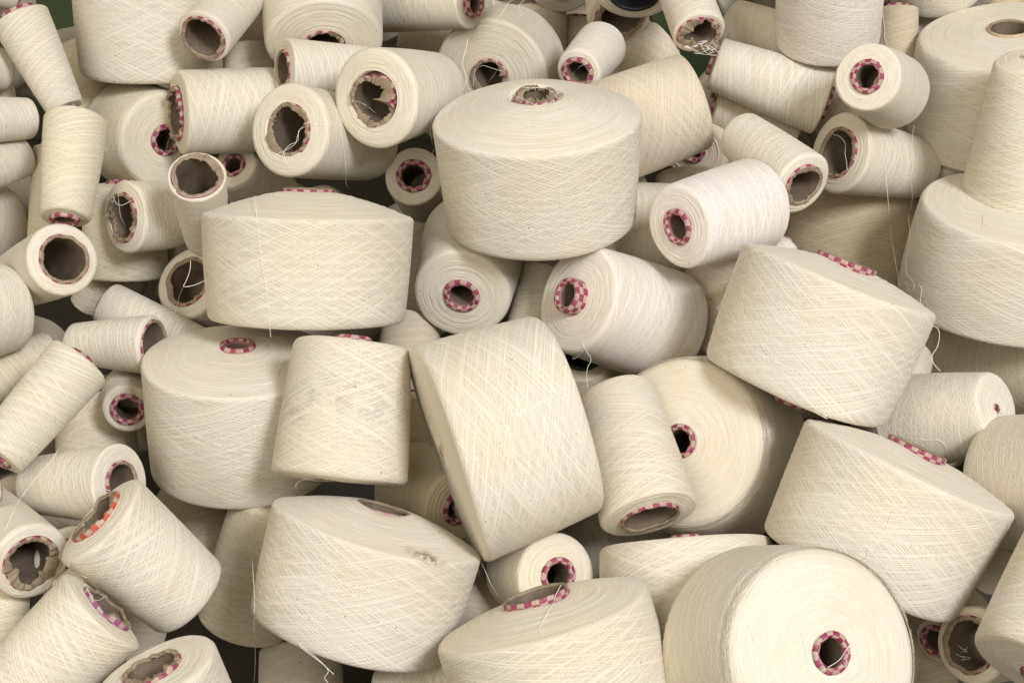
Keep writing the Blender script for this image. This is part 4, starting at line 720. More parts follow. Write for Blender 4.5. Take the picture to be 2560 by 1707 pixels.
 ('shaded yarn cone below the torn pink-checked mouth at left', 2, [-0.31,1.7687,0.356], [-0.8541,-0.3274,0.404], [0.0448,0.0424,0.1306,0.031,0.0175,0.0013,0.0013,0.0025,0.0044], [0.3,0.2,1,0,0], [0.749,0.685,0.572]),
 ('', 2, [-0.2804,1.9863,0.3682], [-0.6345,-0.7448,-0.2063], [0.0447,0.0392,0.1447,0.031,0.0175,0.0013,0.0012,0.0027,0.0047], [0.3,0.2,1,0,0], [0.749,0.685,0.572]),
 ('shaded yarn cone in the gap between the little pink ring and the drum-like cone', 2, [-0.1139,1.9918,0.3455], [-0.9105,-0.1618,-0.3805], [0.0467,0.042,0.149,0.031,0.0175,0.0014,0.0013,0.0028,0.005], [0.3,0.2,1,0,0], [0.749,0.685,0.572]),
 ('shaded yarn cone in the dark gap directly under the drum-like cone', 2, [-0.2955,1.9735,0.1612], [0.6917,0.0766,0.7181], [0.0577,0.0552,0.1521,0.031,0.0175,0.0017,0.0017,0.0028,0.005], [0.05,0.2,1,0,0], [0.749,0.685,0.572]),
 ('shaded yarn cone in the gap left of the bright nose cone at centre', 2, [0.0752,1.6826,0.37], [-0.9276,0.2223,0.3003], [0.0427,0.0413,0.1295,0.0307,0.0175,0.0013,0.0012,0.0024,0.0043], [0.3,0.2,1,0,0], [0.749,0.685,0.572]),
 ('', 2, [0.2168,1.9121,0.3376], [0.8579,-0.5129,0.0293], [0.0492,0.0437,0.1412,0.031,0.0175,0.0015,0.0013,0.0027,0.0047], [0.05,0.2,1,0,0], [0.749,0.685,0.572]),
 ('', 3, [0.6355,1.7257,0.3727], [0.2336,-0.3725,-0.8982], [0.0416,0.0347,0.1319,0.0299,0.0175,0.0012,0.001,0.0024,0.0044], [0.05,0.2,1,0,0], [0.749,0.685,0.572]),
 ('', 3, [0.6258,1.834,0.3346], [0.7875,-0.5972,0.1525], [0.061,0.0514,0.1305,0.031,0.0175,0.0018,0.0015,0.0026,0.0045], [0.05,0.2,1,0,0], [0.749,0.685,0.572]),
 ('', 2, [-0.6165,1.4605,0.4322], [0.2814,0.6197,-0.7326], [0.0509,0.0442,0.115,0.031,0.0175,0.0015,0.0013,0.0021,0.004], [0.05,0.2,1,0,0], [0.749,0.685,0.572]),
 ('shaded yarn cone in the dark gap under the eight-cornered mouth at left', 2, [-0.5776,1.6541,0.3043], [-0.1949,-0.7807,0.5938], [0.0597,0.0507,0.1239,0.031,0.0175,0.0018,0.0015,0.0024,0.004], [0.3,0.2,1,0,0], [0.749,0.685,0.572]),
 ("shaded yarn cone in the gap right of the long leaning one's foot at left", 2, [-0.6097,1.6448,0.1871], [0.3882,0.3854,0.8371], [0.057,0.0494,0.1311,0.031,0.0175,0.0017,0.0015,0.0025,0.0044], [0.3,0.2,1,0,0], [0.749,0.685,0.572]),
 ('', 2, [-0.4527,1.6688,0.3347], [0.4817,0.863,-0.1522], [0.0366,0.034,0.1321,0.0264,0.0175,0.0011,0.001,0.0024,0.0046], [0.05,0.2,1,0,0], [0.749,0.685,0.572]),
 ('', 2, [-0.3989,1.9766,0.1905], [0.7376,0.6741,0.0406], [0.048,0.0451,0.1551,0.031,0.0175,0.0014,0.0014,0.0028,0.0053], [0.3,0.2,1,0,0], [0.749,0.685,0.572]),
 ('shaded yarn cone in the gap above the slim standing cone', 2, [0.1293,1.6077,0.3473], [-0.6848,0.572,-0.4515], [0.0367,0.0316,0.1285,0.0264,0.0175,0.0011,0.0009,0.0023,0.0044], [0.05,0.2,1,0,0], [0.749,0.685,0.572]),
 ('', 2, [0.4094,1.9415,0.3311], [-0.3529,-0.6844,-0.638], [0.0577,0.0497,0.1444,0.031,0.0175,0.0017,0.0015,0.0027,0.0048], [0.3,0.2,1,0,0], [0.749,0.685,0.572]),
 ('shaded yarn cone in the gap left of the flat white end at right', 2, [0.4843,1.638,0.1989], [-0.2097,0.6404,0.7388], [0.0473,0.0444,0.1323,0.031,0.0175,0.0014,0.0013,0.0024,0.0045], [0.3,0.2,1,0,0], [0.749,0.685,0.572]),
 ('', 3, [0.714,1.9474,0.2857], [-0.2335,-0.8833,-0.4065], [0.0738,0.0619,0.1452,0.031,0.0175,0.0022,0.0019,0.0027,0.0047], [0.3,0.2,1,0,0], [0.749,0.685,0.572]),
 ('', 3, [0.8517,1.914,0.2049], [-0.5749,0.7955,0.1917], [0.0707,0.0648,0.1466,0.031,0.0175,0.0021,0.0019,0.0028,0.0052], [0.3,0.2,1,0,0], [0.749,0.685,0.572]),
 ('', 3, [-0.6915,1.3442,0.4154], [-0.2021,0.4669,-0.8609], [0.0328,0.029,0.11,0.0236,0.0174,0.001,0.0009,0.002,0.0038], [0.3,0.2,1,0,0], [0.749,0.685,0.572]),
 ('', 3, [-0.6123,1.4016,0.3884], [-0.0452,-0.6743,-0.7371], [0.0371,0.0323,0.1095,0.0267,0.0175,0.0011,0.001,0.0021,0.0036], [0.3,0.2,1,0,0], [0.749,0.685,0.572]),
 ('', 3, [-0.7475,1.7576,0.2569], [0.7791,-0.6078,-0.1534], [0.056,0.0489,0.1328,0.031,0.0175,0.0017,0.0015,0.0025,0.0044], [0.05,0.2,1,0,0], [0.749,0.685,0.572]),
 ('shaded yarn cone sliver at the left edge under the long leaning one', 2, [-0.6613,1.722,0.1342], [0.891,0.0923,0.4445], [0.0377,0.0358,0.1337,0.0272,0.0175,0.0011,0.0011,0.0026,0.0046], [0.05,0.2,1,0,0], [0.749,0.685,0.572]),
 ('shaded yarn cone in the gap below the small thick pink ring at left', 2, [-0.6132,1.8136,0.1313], [0.9659,-0.1252,0.2266], [0.0591,0.0519,0.1399,0.031,0.0175,0.0018,0.0016,0.0027,0.0048], [0.3,0.2,1,0,0], [0.749,0.685,0.572]),
 ('shaded yarn cone in the gap between the tilted and the leaning right cones', 2, [0.3893,1.8252,0.1212], [-0.2021,0.7949,0.5721], [0.0519,0.05,0.1478,0.031,0.0175,0.0016,0.0015,0.0027,0.005], [0.05,0.2,1,0,0], [0.749,0.685,0.572]),
 ('', 2, [0.5116,1.9352,0.088], [-0.0931,0.7064,0.7017], [0.0595,0.0511,0.1552,0.031,0.0175,0.0018,0.0015,0.0028,0.0052], [0.3,0.2,1,0,0], [0.749,0.685,0.572]),
 ('shaded yarn cone between the leaning cone and the flat white end at right', 2, [0.4778,1.7362,0.1218], [0.702,-0.1767,0.6899], [0.062,0.0523,0.1359,0.031,0.0175,0.0019,0.0016,0.0026,0.0045], [0.05,0.2,1,0,0], [0.749,0.685,0.572]),
 ('', 2, [0.7714,1.7384,0.1412], [-0.8963,0.0303,0.4425], [0.0565,0.0505,0.1333,0.031,0.0175,0.0017,0.0015,0.0026,0.0046], [0.3,0.2,1,0,0], [0.749,0.685,0.572]),
 ('', 3, [-0.6684,1.4537,0.2351], [-0.4084,-0.522,0.7488], [0.0487,0.0437,0.1127,0.031,0.0175,0.0015,0.0013,0.0022,0.0038], [0.05,0.2,1,0,0], [0.749,0.685,0.572]),
 ('', 3, [-0.6412,1.5193,0.1425], [-0.2274,-0.1879,0.9555], [0.0547,0.0457,0.1233,0.031,0.0175,0.0016,0.0014,0.0023,0.004], [0.05,0.2,1,0,0], [0.749,0.685,0.572]),
 ('', 3, [-0.6453,1.6358,0.1731], [-0.88,-0.4159,0.2295], [0.0633,0.0556,0.1225,0.031,0.0175,0.0019,0.0017,0.0025,0.0043], [0.05,0.2,1,0,0], [0.749,0.685,0.572]),
 ('shaded yarn cone in the gap above the torn mouth at lower left', 2, [-0.6086,1.5986,0.1367], [0.7796,-0.4264,0.4588], [0.0427,0.0378,0.1266,0.0308,0.0175,0.0013,0.0011,0.0024,0.0042], [0.05,0.2,1,0,0], [0.749,0.685,0.572]),
 ('shaded yarn cone in the gap right of the brown-stained cone', 2, [0.0185,1.3638,0.2093], [-0.406,0.1283,0.9048], [0.0466,0.0415,0.1129,0.031,0.0175,0.0014,0.0012,0.0021,0.0037], [0.05,0.2,1,0,0], [0.749,0.685,0.572]),
 ('', 2, [-0.0118,1.4562,0.177], [0.4415,-0.0893,0.8928], [0.0493,0.0444,0.119,0.031,0.0175,0.0015,0.0013,0.0022,0.0039], [0.3,0.2,1,0,0], [0.749,0.685,0.572]),
 ('', 2, [0.1989,1.4603,0.2571], [0.326,-0.5513,-0.768], [0.0357,0.0311,0.117,0.0257,0.0175,0.0011,0.0009,0.0022,0.0039], [0.05,0.2,1,0,0], [0.749,0.685,0.572]),
 ('', 2, [0.3518,1.3813,0.206], [0.3229,-0.1279,0.9378], [0.0395,0.0334,0.1137,0.0285,0.0175,0.0012,0.001,0.0021,0.0037], [0.05,0.2,1,0,0], [0.749,0.685,0.572]),
 ('', 3, [-0.8407,1.4431,0.225], [0.9313,-0.1277,-0.3412], [0.0625,0.0594,0.1124,0.031,0.0175,0.0019,0.0018,0.0022,0.004], [0.05,0.2,1,0,0], [0.749,0.685,0.572]),
 ('shaded yarn cone in the gap between the orange-red and purple rims at lower left', 2, [-0.4221,1.2673,0.2274], [0.0161,-0.349,0.937], [0.0375,0.0345,0.1054,0.027,0.0175,0.0011,0.001,0.002,0.0034], [0.05,0.2,1,0,0], [0.749,0.685,0.572]),
 ('shaded yarn cone in the dark gap right of the purple rim at bottom left', 2, [-0.404,1.3098,0.1718], [0.2711,-0.065,0.9604], [0.043,0.0364,0.1094,0.0309,0.0175,0.0013,0.0011,0.0021,0.0036], [0.05,0.2,1,0,0], [0.749,0.685,0.572]),
 ('', 2, [0.0061,1.4666,0.1359], [-0.9946,0.0022,0.1033], [0.0361,0.0321,0.1231,0.026,0.0175,0.0011,0.001,0.0023,0.0041], [0.3,0.2,1,0,0], [0.749,0.685,0.572]),
 ('shaded yarn cone in the dark gap below the slim standing cone', 2, [0.1607,1.4939,0.2229], [-0.858,-0.2797,-0.4309], [0.0471,0.0449,0.122,0.031,0.0175,0.0014,0.0013,0.0023,0.0041], [0.05,0.2,1,0,0], [0.749,0.685,0.572]),
 ('', 2, [0.2118,1.3158,0.1833], [-0.7669,-0.2804,-0.5773], [0.0366,0.0319,0.1124,0.0263,0.0175,0.0011,0.001,0.0021,0.0038], [0.3,0.2,1,0,0], [0.749,0.685,0.572]),
 ('shaded yarn cone in the gap right of the huge round end at bottom right', 2, [0.4009,1.2482,0.1], [-0.1821,0.2705,0.9453], [0.0343,0.0321,0.1076,0.0247,0.0175,0.001,0.001,0.0021,0.0037], [0.3,0.2,1,0,0], [0.749,0.685,0.572]),
 ('shaded yarn cone right of the huge round end, above the ringed dark one', 2, [0.3769,1.3369,0.148], [0.9708,0.0138,0.2395], [0.0418,0.0395,0.112,0.0301,0.0175,0.0013,0.0012,0.0021,0.0038], [0.05,0.2,1,0,0], [0.749,0.685,0.572]),
 ('', 3, [0.2332,1.1504,0.1673], [0.3962,-0.2489,0.8838], [0.0417,0.0385,0.1006,0.03,0.0175,0.0012,0.0012,0.0019,0.0033], [0.05,0.2,1,0,0], [0.749,0.685,0.572]),
 ('', 3, [0.3955,1.4428,0.1398], [0.0177,-0.7988,-0.6013], [0.0424,0.0365,0.1175,0.0305,0.0175,0.0013,0.0011,0.0023,0.0039], [0.05,0.2,1,0,0], [0.749,0.685,0.572]),
 ('', 3, [-0.1108,1.1639,0.1388], [0.4429,0.3172,-0.8386], [0.0315,0.0264,0.1066,0.0227,0.0158,0.0009,0.0008,0.0019,0.0036], [0.05,0.2,1,0,0], [0.749,0.685,0.572]),
]

CAMP = np.array(cam.location)
HID = 'yarn cone in the lower layer of the pile, glimpsed through the gaps'
OUT = 'yarn cone at the fringe of the pile beyond the picture edge'
roots = {}
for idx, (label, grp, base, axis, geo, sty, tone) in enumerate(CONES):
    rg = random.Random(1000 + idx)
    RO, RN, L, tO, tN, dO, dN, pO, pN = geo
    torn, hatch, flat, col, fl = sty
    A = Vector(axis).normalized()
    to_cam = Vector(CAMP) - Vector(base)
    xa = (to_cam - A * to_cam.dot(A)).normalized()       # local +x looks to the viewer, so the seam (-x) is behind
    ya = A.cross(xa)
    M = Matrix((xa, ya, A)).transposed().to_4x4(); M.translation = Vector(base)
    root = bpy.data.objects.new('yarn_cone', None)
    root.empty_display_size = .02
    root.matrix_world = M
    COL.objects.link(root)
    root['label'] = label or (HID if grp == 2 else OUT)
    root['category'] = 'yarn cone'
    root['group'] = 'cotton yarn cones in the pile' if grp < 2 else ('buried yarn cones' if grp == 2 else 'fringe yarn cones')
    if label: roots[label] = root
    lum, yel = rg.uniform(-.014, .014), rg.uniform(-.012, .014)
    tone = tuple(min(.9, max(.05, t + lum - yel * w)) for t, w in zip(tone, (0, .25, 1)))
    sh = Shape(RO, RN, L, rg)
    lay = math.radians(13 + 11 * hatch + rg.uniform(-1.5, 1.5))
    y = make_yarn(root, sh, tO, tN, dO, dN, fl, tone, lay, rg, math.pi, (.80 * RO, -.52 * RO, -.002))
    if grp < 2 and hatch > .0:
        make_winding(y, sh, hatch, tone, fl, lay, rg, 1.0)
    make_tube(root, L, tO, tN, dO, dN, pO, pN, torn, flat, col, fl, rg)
bpy.context.view_layer.update()

# loose ends hanging from or lying on a cone: owner, points
THREADS = [
 ('yarn cone at right with pink-checked mouth at left and a thread in it', [[0.4308,1.6954,0.5408],[0.4325,1.6953,0.5318],[0.4346,1.6934,0.5194],[0.4367,1.6911,0.5059],[0.4394,1.6917,0.4926],[0.4441,1.7018,0.4781],[0.4582,1.7491,0.4489],[0.459,1.7444,0.441],[0.4602,1.7392,0.4317],[0.4402,1.6496,0.4558],[0.4417,1.639,0.4438],[0.4432,1.629,0.4329],[0.4439,1.6209,0.4258]]),
 ('broad yarn cone at upper right with a plain tan tube ring on top', [[0.4782,1.7705,0.5671],[0.4752,1.7593,0.5666],[0.4733,1.7527,0.5627],[0.4716,1.7459,0.5583],[0.4702,1.7394,0.5542],[0.4695,1.7331,0.5508],[0.4698,1.7292,0.5466],[0.4704,1.7266,0.5421],[0.4707,1.7246,0.5373],[0.4704,1.7229,0.5323],[0.4698,1.7217,0.5272],[0.4695,1.7215,0.5217],[0.47,1.7228,0.5155],[0.4712,1.7241,0.5091],[0.4729,1.7253,0.5027],[0.4744,1.7265,0.4963],[0.4761,1.7297,0.489],[0.4775,1.7352,0.4806],[0.4794,1.7442,0.4707],[0.4864,1.772,0.4531],[0.4544,1.6559,0.4949],[0.4525,1.6463,0.4933],[0.4521,1.6403,0.4903],[0.4517,1.6344,0.4874],[0.4507,1.6283,0.4843],[0.4496,1.6252,0.4797],[0.4488,1.625,0.4735],[0.4479,1.6251,0.4673],[0.4472,1.6233,0.4618],[0.4463,1.618,0.4574],[0.4456,1.6113,0.4532],[0.4454,1.6063,0.4491],[0.4454,1.6032,0.446]]),
 ('shaded yarn cone with a dim pink ring behind the nearly empty tube', [[-0.2584,1.4604,0.5996],[-0.2562,1.4492,0.6021],[-0.2541,1.4381,0.6038],[-0.2521,1.4285,0.6045],[-0.2501,1.4176,0.6053],[-0.2492,1.4123,0.6037],[-0.2483,1.407,0.602],[-0.2474,1.4013,0.5997],[-0.2467,1.3977,0.5955],[-0.2463,1.3955,0.5889],[-0.2458,1.393,0.5812],[-0.2451,1.3904,0.5732],[-0.2444,1.3881,0.5658],[-0.2436,1.3861,0.5596],[-0.2426,1.3843,0.5539],[-0.2416,1.3825,0.5483],[-0.2408,1.3807,0.5423],[-0.2401,1.3788,0.5357],[-0.2396,1.377,0.5287],[-0.2391,1.3752,0.5216],[-0.2387,1.3734,0.5147],[-0.2381,1.3716,0.5073],[-0.2377,1.3701,0.4995],[-0.2376,1.3706,0.4916],[-0.2378,1.372,0.4856]]),
 ('large cream yarn cone tipped on its side at centre, pale loose thread across it', [[0.0408,1.2511,0.5072],[0.0406,1.2499,0.5063],[0.0404,1.2482,0.5049],[0.04,1.2463,0.5034],[0.0392,1.2443,0.5018],[0.038,1.2421,0.5002],[0.0365,1.2399,0.4984],[0.0347,1.2377,0.4966],[0.0326,1.2356,0.495],[0.0302,1.2336,0.4935],[0.0274,1.2317,0.4923],[0.0245,1.2299,0.4911],[0.0217,1.2283,0.4899],[0.0189,1.2268,0.489],[0.016,1.2255,0.4883],[0.0132,1.2242,0.4875],[0.0104,1.2226,0.4865],[0.0075,1.2207,0.4851],[0.0043,1.2185,0.4833],[0.0016,1.2163,0.4818],[-0.0004,1.215,0.4805]]),
 ('bright white yarn cone at centre, its thick pink nose sticking out left', [[0.0724,1.4569,0.4382],[0.0729,1.4564,0.4372],[0.0734,1.4547,0.4363],[0.0742,1.4532,0.435],[0.0751,1.4522,0.4334],[0.0763,1.4519,0.4314],[0.0778,1.4521,0.4289],[0.0793,1.4512,0.427],[0.0805,1.4503,0.4254],[0.0814,1.4496,0.424],[0.0822,1.449,0.4228],[0.0827,1.4484,0.4217],[0.0829,1.4478,0.4204],[0.0823,1.447,0.4189],[0.0813,1.4462,0.4173],[0.0802,1.4453,0.4156],[0.0793,1.4445,0.4139],[0.0789,1.4436,0.4123],[0.0786,1.4428,0.4107],[0.0784,1.4419,0.4089],[0.0784,1.4408,0.4068],[0.0785,1.4393,0.4038],[0.0788,1.4375,0.4003],[0.0791,1.4358,0.3969],[0.0793,1.4346,0.3946]]),
 ('bright white yarn cone at centre, its thick pink nose sticking out left', [[0.0751,1.4522,0.4334],[0.0747,1.4525,0.4321],[0.0741,1.4531,0.4301],[0.0734,1.4544,0.4276],[0.0727,1.4559,0.4252],[0.0719,1.4575,0.4228],[0.071,1.4586,0.4208],[0.07,1.4597,0.4188],[0.069,1.461,0.4171],[0.0678,1.4624,0.4155],[0.0664,1.4638,0.4142],[0.0651,1.4653,0.413],[0.0644,1.467,0.4121],[0.0645,1.4689,0.4115],[0.0651,1.4709,0.4113],[0.0658,1.4729,0.4111],[0.0664,1.4749,0.4107]]),
 ('large leaning yarn cone at lower right with a wavy thread down its side', [[0.3495,1.1708,0.4203],[0.3481,1.1709,0.4199],[0.3461,1.1711,0.4194],[0.344,1.1714,0.4185],[0.3421,1.1713,0.4174],[0.3407,1.1711,0.4158],[0.3394,1.1706,0.4139],[0.3383,1.17,0.4117],[0.3372,1.1693,0.4094],[0.3364,1.1684,0.407],[0.3358,1.1675,0.4045],[0.3351,1.1665,0.4018],[0.334,1.1656,0.3991],[0.3322,1.1648,0.3961],[0.3301,1.1641,0.3929],[0.3278,1.1634,0.3899],[0.3257,1.1629,0.3872],[0.3239,1.1625,0.3851],[0.3222,1.1623,0.3834],[0.3207,1.1621,0.3817],[0.3195,1.1617,0.3799],[0.3187,1.1608,0.3775],[0.3184,1.1598,0.3749],[0.3181,1.1587,0.3725],[0.3055,1.1143,0.4013],[0.3034,1.1105,0.4028],[0.301,1.1071,0.4048],[0.2987,1.1037,0.4071],[0.2986,1.107,0.4047]]),
 ('huge yarn cone at bottom right, round end and pink nose facing the viewer', [[0.2379,1.0777,0.4207],[0.2398,1.0785,0.4207],[0.2426,1.0797,0.4206],[0.2458,1.081,0.4203],[0.2489,1.0821,0.4199],[0.252,1.0831,0.4193],[0.2553,1.0841,0.4186],[0.2584,1.0847,0.4176],[0.2606,1.0847,0.4166],[0.2619,1.084,0.4153],[0.2626,1.0829,0.4136],[0.2626,1.0807,0.4124],[0.2622,1.0784,0.4109],[0.2613,1.0759,0.4092],[0.26,1.0733,0.4073],[0.2583,1.0697,0.4057],[0.2566,1.0665,0.4038],[0.255,1.0632,0.4017],[0.2534,1.0598,0.3994],[0.2517,1.0561,0.3972],[0.25,1.0532,0.3949],[0.2481,1.0502,0.3928],[0.2461,1.0474,0.3908],[0.2441,1.0449,0.3889],[0.2426,1.0429,0.387],[0.2414,1.0414,0.3855],[0.2403,1.0403,0.3844],[0.2396,1.0392,0.3832],[0.2393,1.0378,0.3815],[0.2395,1.036,0.3793],[0.2403,1.0341,0.3765],[0.2412,1.0322,0.3734],[0.2419,1.03,0.3703],[0.2422,1.0272,0.3668],[0.2423,1.024,0.3629],[0.2424,1.0211,0.3594],[0.2424,1.019,0.3569]]),
 ('huge yarn cone at bottom right, round end and pink nose facing the viewer', [[0.3137,1.0974,0.391],[0.3126,1.0925,0.39],[0.312,1.0882,0.3868],[0.3111,1.0838,0.3831],[0.3097,1.0791,0.3804],[0.3077,1.0752,0.378],[0.3053,1.0711,0.376],[0.3027,1.0674,0.3741],[0.3003,1.064,0.3726],[0.2979,1.0611,0.3714],[0.2955,1.0587,0.3704],[0.2931,1.0563,0.3697],[0.2909,1.0539,0.3691],[0.2887,1.0518,0.368],[0.2865,1.0494,0.3671],[0.2846,1.0475,0.3662],[0.2833,1.046,0.3657]]),
 ('huge yarn cone at bottom right, round end and pink nose facing the viewer', [[0.2831,1.0453,0.3662],[0.2819,1.0438,0.3656],[0.2796,1.0392,0.3668],[0.2779,1.0372,0.3656],[0.2764,1.0362,0.3639],[0.2754,1.0361,0.3616],[0.2741,1.0351,0.3601],[0.2727,1.0334,0.3592],[0.2711,1.0319,0.3585],[0.2695,1.0305,0.3581],[0.2679,1.0292,0.3579],[0.266,1.0279,0.3577],[0.2639,1.0265,0.3573],[0.2609,1.0249,0.3566],[0.2567,1.0208,0.3576],[0.254,1.0215,0.3548],[0.2517,1.0202,0.3544]]),
 ('huge yarn cone at bottom right, round end and pink nose facing the viewer', [[0.1746,1.0312,0.3796],[0.1755,1.0318,0.3812],[0.1765,1.0305,0.3852],[0.1785,1.0335,0.3861],[0.1801,1.0342,0.3882],[0.1817,1.0348,0.3896],[0.1834,1.0353,0.3908],[0.1852,1.0356,0.3918],[0.1869,1.0357,0.3925],[0.1886,1.0358,0.3928],[0.1902,1.036,0.3927],[0.1918,1.036,0.3924],[0.1932,1.0356,0.3917],[0.1943,1.0349,0.3907],[0.1952,1.0338,0.3894],[0.1961,1.0328,0.3877],[0.1969,1.0318,0.3861],[0.1974,1.0305,0.3847],[0.1977,1.029,0.3831],[0.1982,1.0278,0.3816],[0.1991,1.0269,0.3805],[0.2007,1.0267,0.38],[0.2028,1.0271,0.3797],[0.2048,1.0275,0.3796],[0.2062,1.0279,0.3795]]),
 ('broad upright yarn cone left of the soiled one, small pink nose on top', [[-0.2341,1.4008,0.4476],[-0.2338,1.3941,0.4478],[-0.2338,1.388,0.4462],[-0.2341,1.3825,0.4441],[-0.2344,1.3772,0.4426],[-0.2346,1.3725,0.4421],[-0.2347,1.368,0.442],[-0.2351,1.3645,0.4417],[-0.2362,1.3616,0.4415],[-0.2381,1.3593,0.4415],[-0.2407,1.3576,0.4418],[-0.2434,1.356,0.442],[-0.2457,1.3542,0.4421],[-0.2476,1.352,0.4421],[-0.2493,1.3496,0.442],[-0.2508,1.3469,0.4418],[-0.2519,1.3441,0.4416],[-0.2527,1.3418,0.4415],[-0.2532,1.34,0.4413],[-0.2534,1.3368,0.441],[-0.2532,1.3317,0.4399],[-0.2535,1.3291,0.435],[-0.2542,1.3285,0.4271],[-0.2548,1.3279,0.4184],[-0.2555,1.3272,0.4097],[-0.2563,1.3266,0.4009],[-0.2572,1.3259,0.3916],[-0.258,1.3255,0.3824],[-0.2587,1.3251,0.3742],[-0.2591,1.3249,0.3673],[-0.2593,1.3247,0.3613],[-0.2594,1.3246,0.3556],[-0.2597,1.3244,0.3496],[-0.26,1.3243,0.3425],[-0.2605,1.3241,0.3347],[-0.2609,1.324,0.3277],[-0.2612,1.3239,0.3228]]),
 ('broad upright yarn cone left of the soiled one, small pink nose on top', [[-0.2611,1.3239,0.3236],[-0.2616,1.3238,0.3213],[-0.2624,1.3244,0.3175],[-0.263,1.3238,0.3137],[-0.2631,1.3222,0.3102],[-0.2627,1.3204,0.3063],[-0.262,1.3185,0.302],[-0.2614,1.3165,0.2971],[-0.261,1.3144,0.2913],[-0.2613,1.3121,0.2845],[-0.2619,1.31,0.2766],[-0.2625,1.3078,0.2683],[-0.2465,1.2244,0.3173],[-0.2442,1.2112,0.3179],[-0.243,1.2046,0.3139],[-0.2418,1.1981,0.3098],[-0.2408,1.1915,0.3058],[-0.2402,1.1853,0.3017],[-0.2397,1.1791,0.2975],[-0.2405,1.1791,0.2887],[-0.2412,1.1791,0.2799],[-0.2416,1.179,0.2709],[-0.2649,1.2911,0.1744],[-0.2652,1.2907,0.1648],[-0.2657,1.2905,0.1556],[-0.2665,1.2903,0.1465],[-0.3013,1.4529,0.006],[-0.3011,1.4465,0.0022],[-0.3008,1.441,0.0004]]),
 ('broad upright yarn cone left of the soiled one, small pink nose on top', [[-0.2601,1.3242,0.3234],[-0.2597,1.3243,0.3219],[-0.2592,1.3245,0.3196],[-0.259,1.3258,0.3161],[-0.2586,1.3234,0.3149],[-0.2591,1.3217,0.3129],[-0.2604,1.3208,0.31],[-0.2617,1.3201,0.3066],[-0.2624,1.319,0.303],[-0.2623,1.3173,0.2986],[-0.2616,1.3153,0.2935],[-0.2609,1.3135,0.2887],[-0.2604,1.3124,0.2853]]),
 ('small yarn cone with a thick pink ring beside the broad upright at left', [[-0.4388,1.4662,0.3745],[-0.4411,1.4661,0.3722],[-0.4441,1.4657,0.3691],[-0.4476,1.4649,0.3654],[-0.4514,1.4637,0.3609],[-0.4556,1.462,0.3553],[-0.4602,1.4597,0.3487],[-0.4648,1.4575,0.342],[-0.4689,1.4553,0.3364],[-0.4722,1.4532,0.3321],[-0.4753,1.4517,0.3283],[-0.4782,1.4507,0.3247],[-0.481,1.4501,0.3213],[-0.4839,1.45,0.3177],[-0.4869,1.4505,0.3141],[-0.4894,1.4507,0.3113],[-0.4911,1.4508,0.3093]]),
 ('grey shaded yarn cone behind the long leaning one at left', [[-0.4167,1.231,0.4412],[-0.4178,1.2301,0.4395],[-0.4193,1.2289,0.4371],[-0.4213,1.2274,0.4342],[-0.4237,1.2259,0.4312],[-0.4267,1.2244,0.4282],[-0.4302,1.2227,0.4249],[-0.434,1.2209,0.4213],[-0.4377,1.2189,0.4174],[-0.4416,1.2167,0.4132],[-0.4456,1.2144,0.4087],[-0.4495,1.212,0.4038],[-0.4532,1.2093,0.3987],[-0.4569,1.2062,0.3925],[-0.4605,1.2027,0.3856],[-0.4636,1.1994,0.3793],[-0.4659,1.1972,0.3749]]),
 ('yarn cone with loose white threads knotted across its open mouth, upper left', [[-0.1916,1.6202,0.6174],[-0.1935,1.6206,0.6181],[-0.1958,1.6172,0.6205],[-0.1984,1.6142,0.6228],[-0.2014,1.6135,0.6241],[-0.2046,1.6142,0.6247],[-0.2081,1.6157,0.6249],[-0.2116,1.617,0.6249],[-0.2152,1.6181,0.6242],[-0.2189,1.619,0.6227],[-0.2223,1.616,0.6218],[-0.2274,1.6277,0.6155],[-0.2303,1.6272,0.6132],[-0.2323,1.6267,0.6107],[-0.2337,1.626,0.6078],[-0.2347,1.6254,0.605],[-0.2357,1.6249,0.6026],[-0.2362,1.6246,0.6006],[-0.2364,1.6245,0.5989],[-0.2367,1.6245,0.5973],[-0.2377,1.6244,0.5957],[-0.2397,1.6243,0.5939],[-0.2424,1.6241,0.5921],[-0.2454,1.624,0.5904],[-0.2482,1.624,0.5887],[-0.251,1.624,0.5873],[-0.2539,1.6241,0.5861],[-0.2566,1.6243,0.5848],[-0.2587,1.6242,0.5833],[-0.2602,1.6239,0.5812],[-0.2612,1.6235,0.5788],[-0.2619,1.6231,0.5765],[-0.2625,1.623,0.5748]]),
 ('yarn cone with loose white threads knotted across its open mouth, upper left', [[-0.1921,1.6164,0.6179],[-0.1953,1.6166,0.6184],[-0.1994,1.6122,0.6209],[-0.2046,1.6126,0.6216],[-0.21,1.6144,0.6211],[-0.2155,1.616,0.62],[-0.2211,1.615,0.6193],[-0.2273,1.6217,0.6154],[-0.2312,1.6216,0.6134],[-0.2331,1.6212,0.6106],[-0.2334,1.6204,0.6072],[-0.2334,1.6196,0.6038],[-0.2342,1.6192,0.6011],[-0.2362,1.6192,0.5993],[-0.2388,1.6195,0.598],[-0.2415,1.6199,0.5969],[-0.2439,1.6201,0.5955],[-0.246,1.6201,0.5935],[-0.248,1.6199,0.5914],[-0.2497,1.6197,0.5891],[-0.2511,1.6195,0.5868],[-0.252,1.6191,0.5842],[-0.2526,1.6185,0.5813],[-0.253,1.6181,0.5786],[-0.2533,1.6181,0.5766]]),
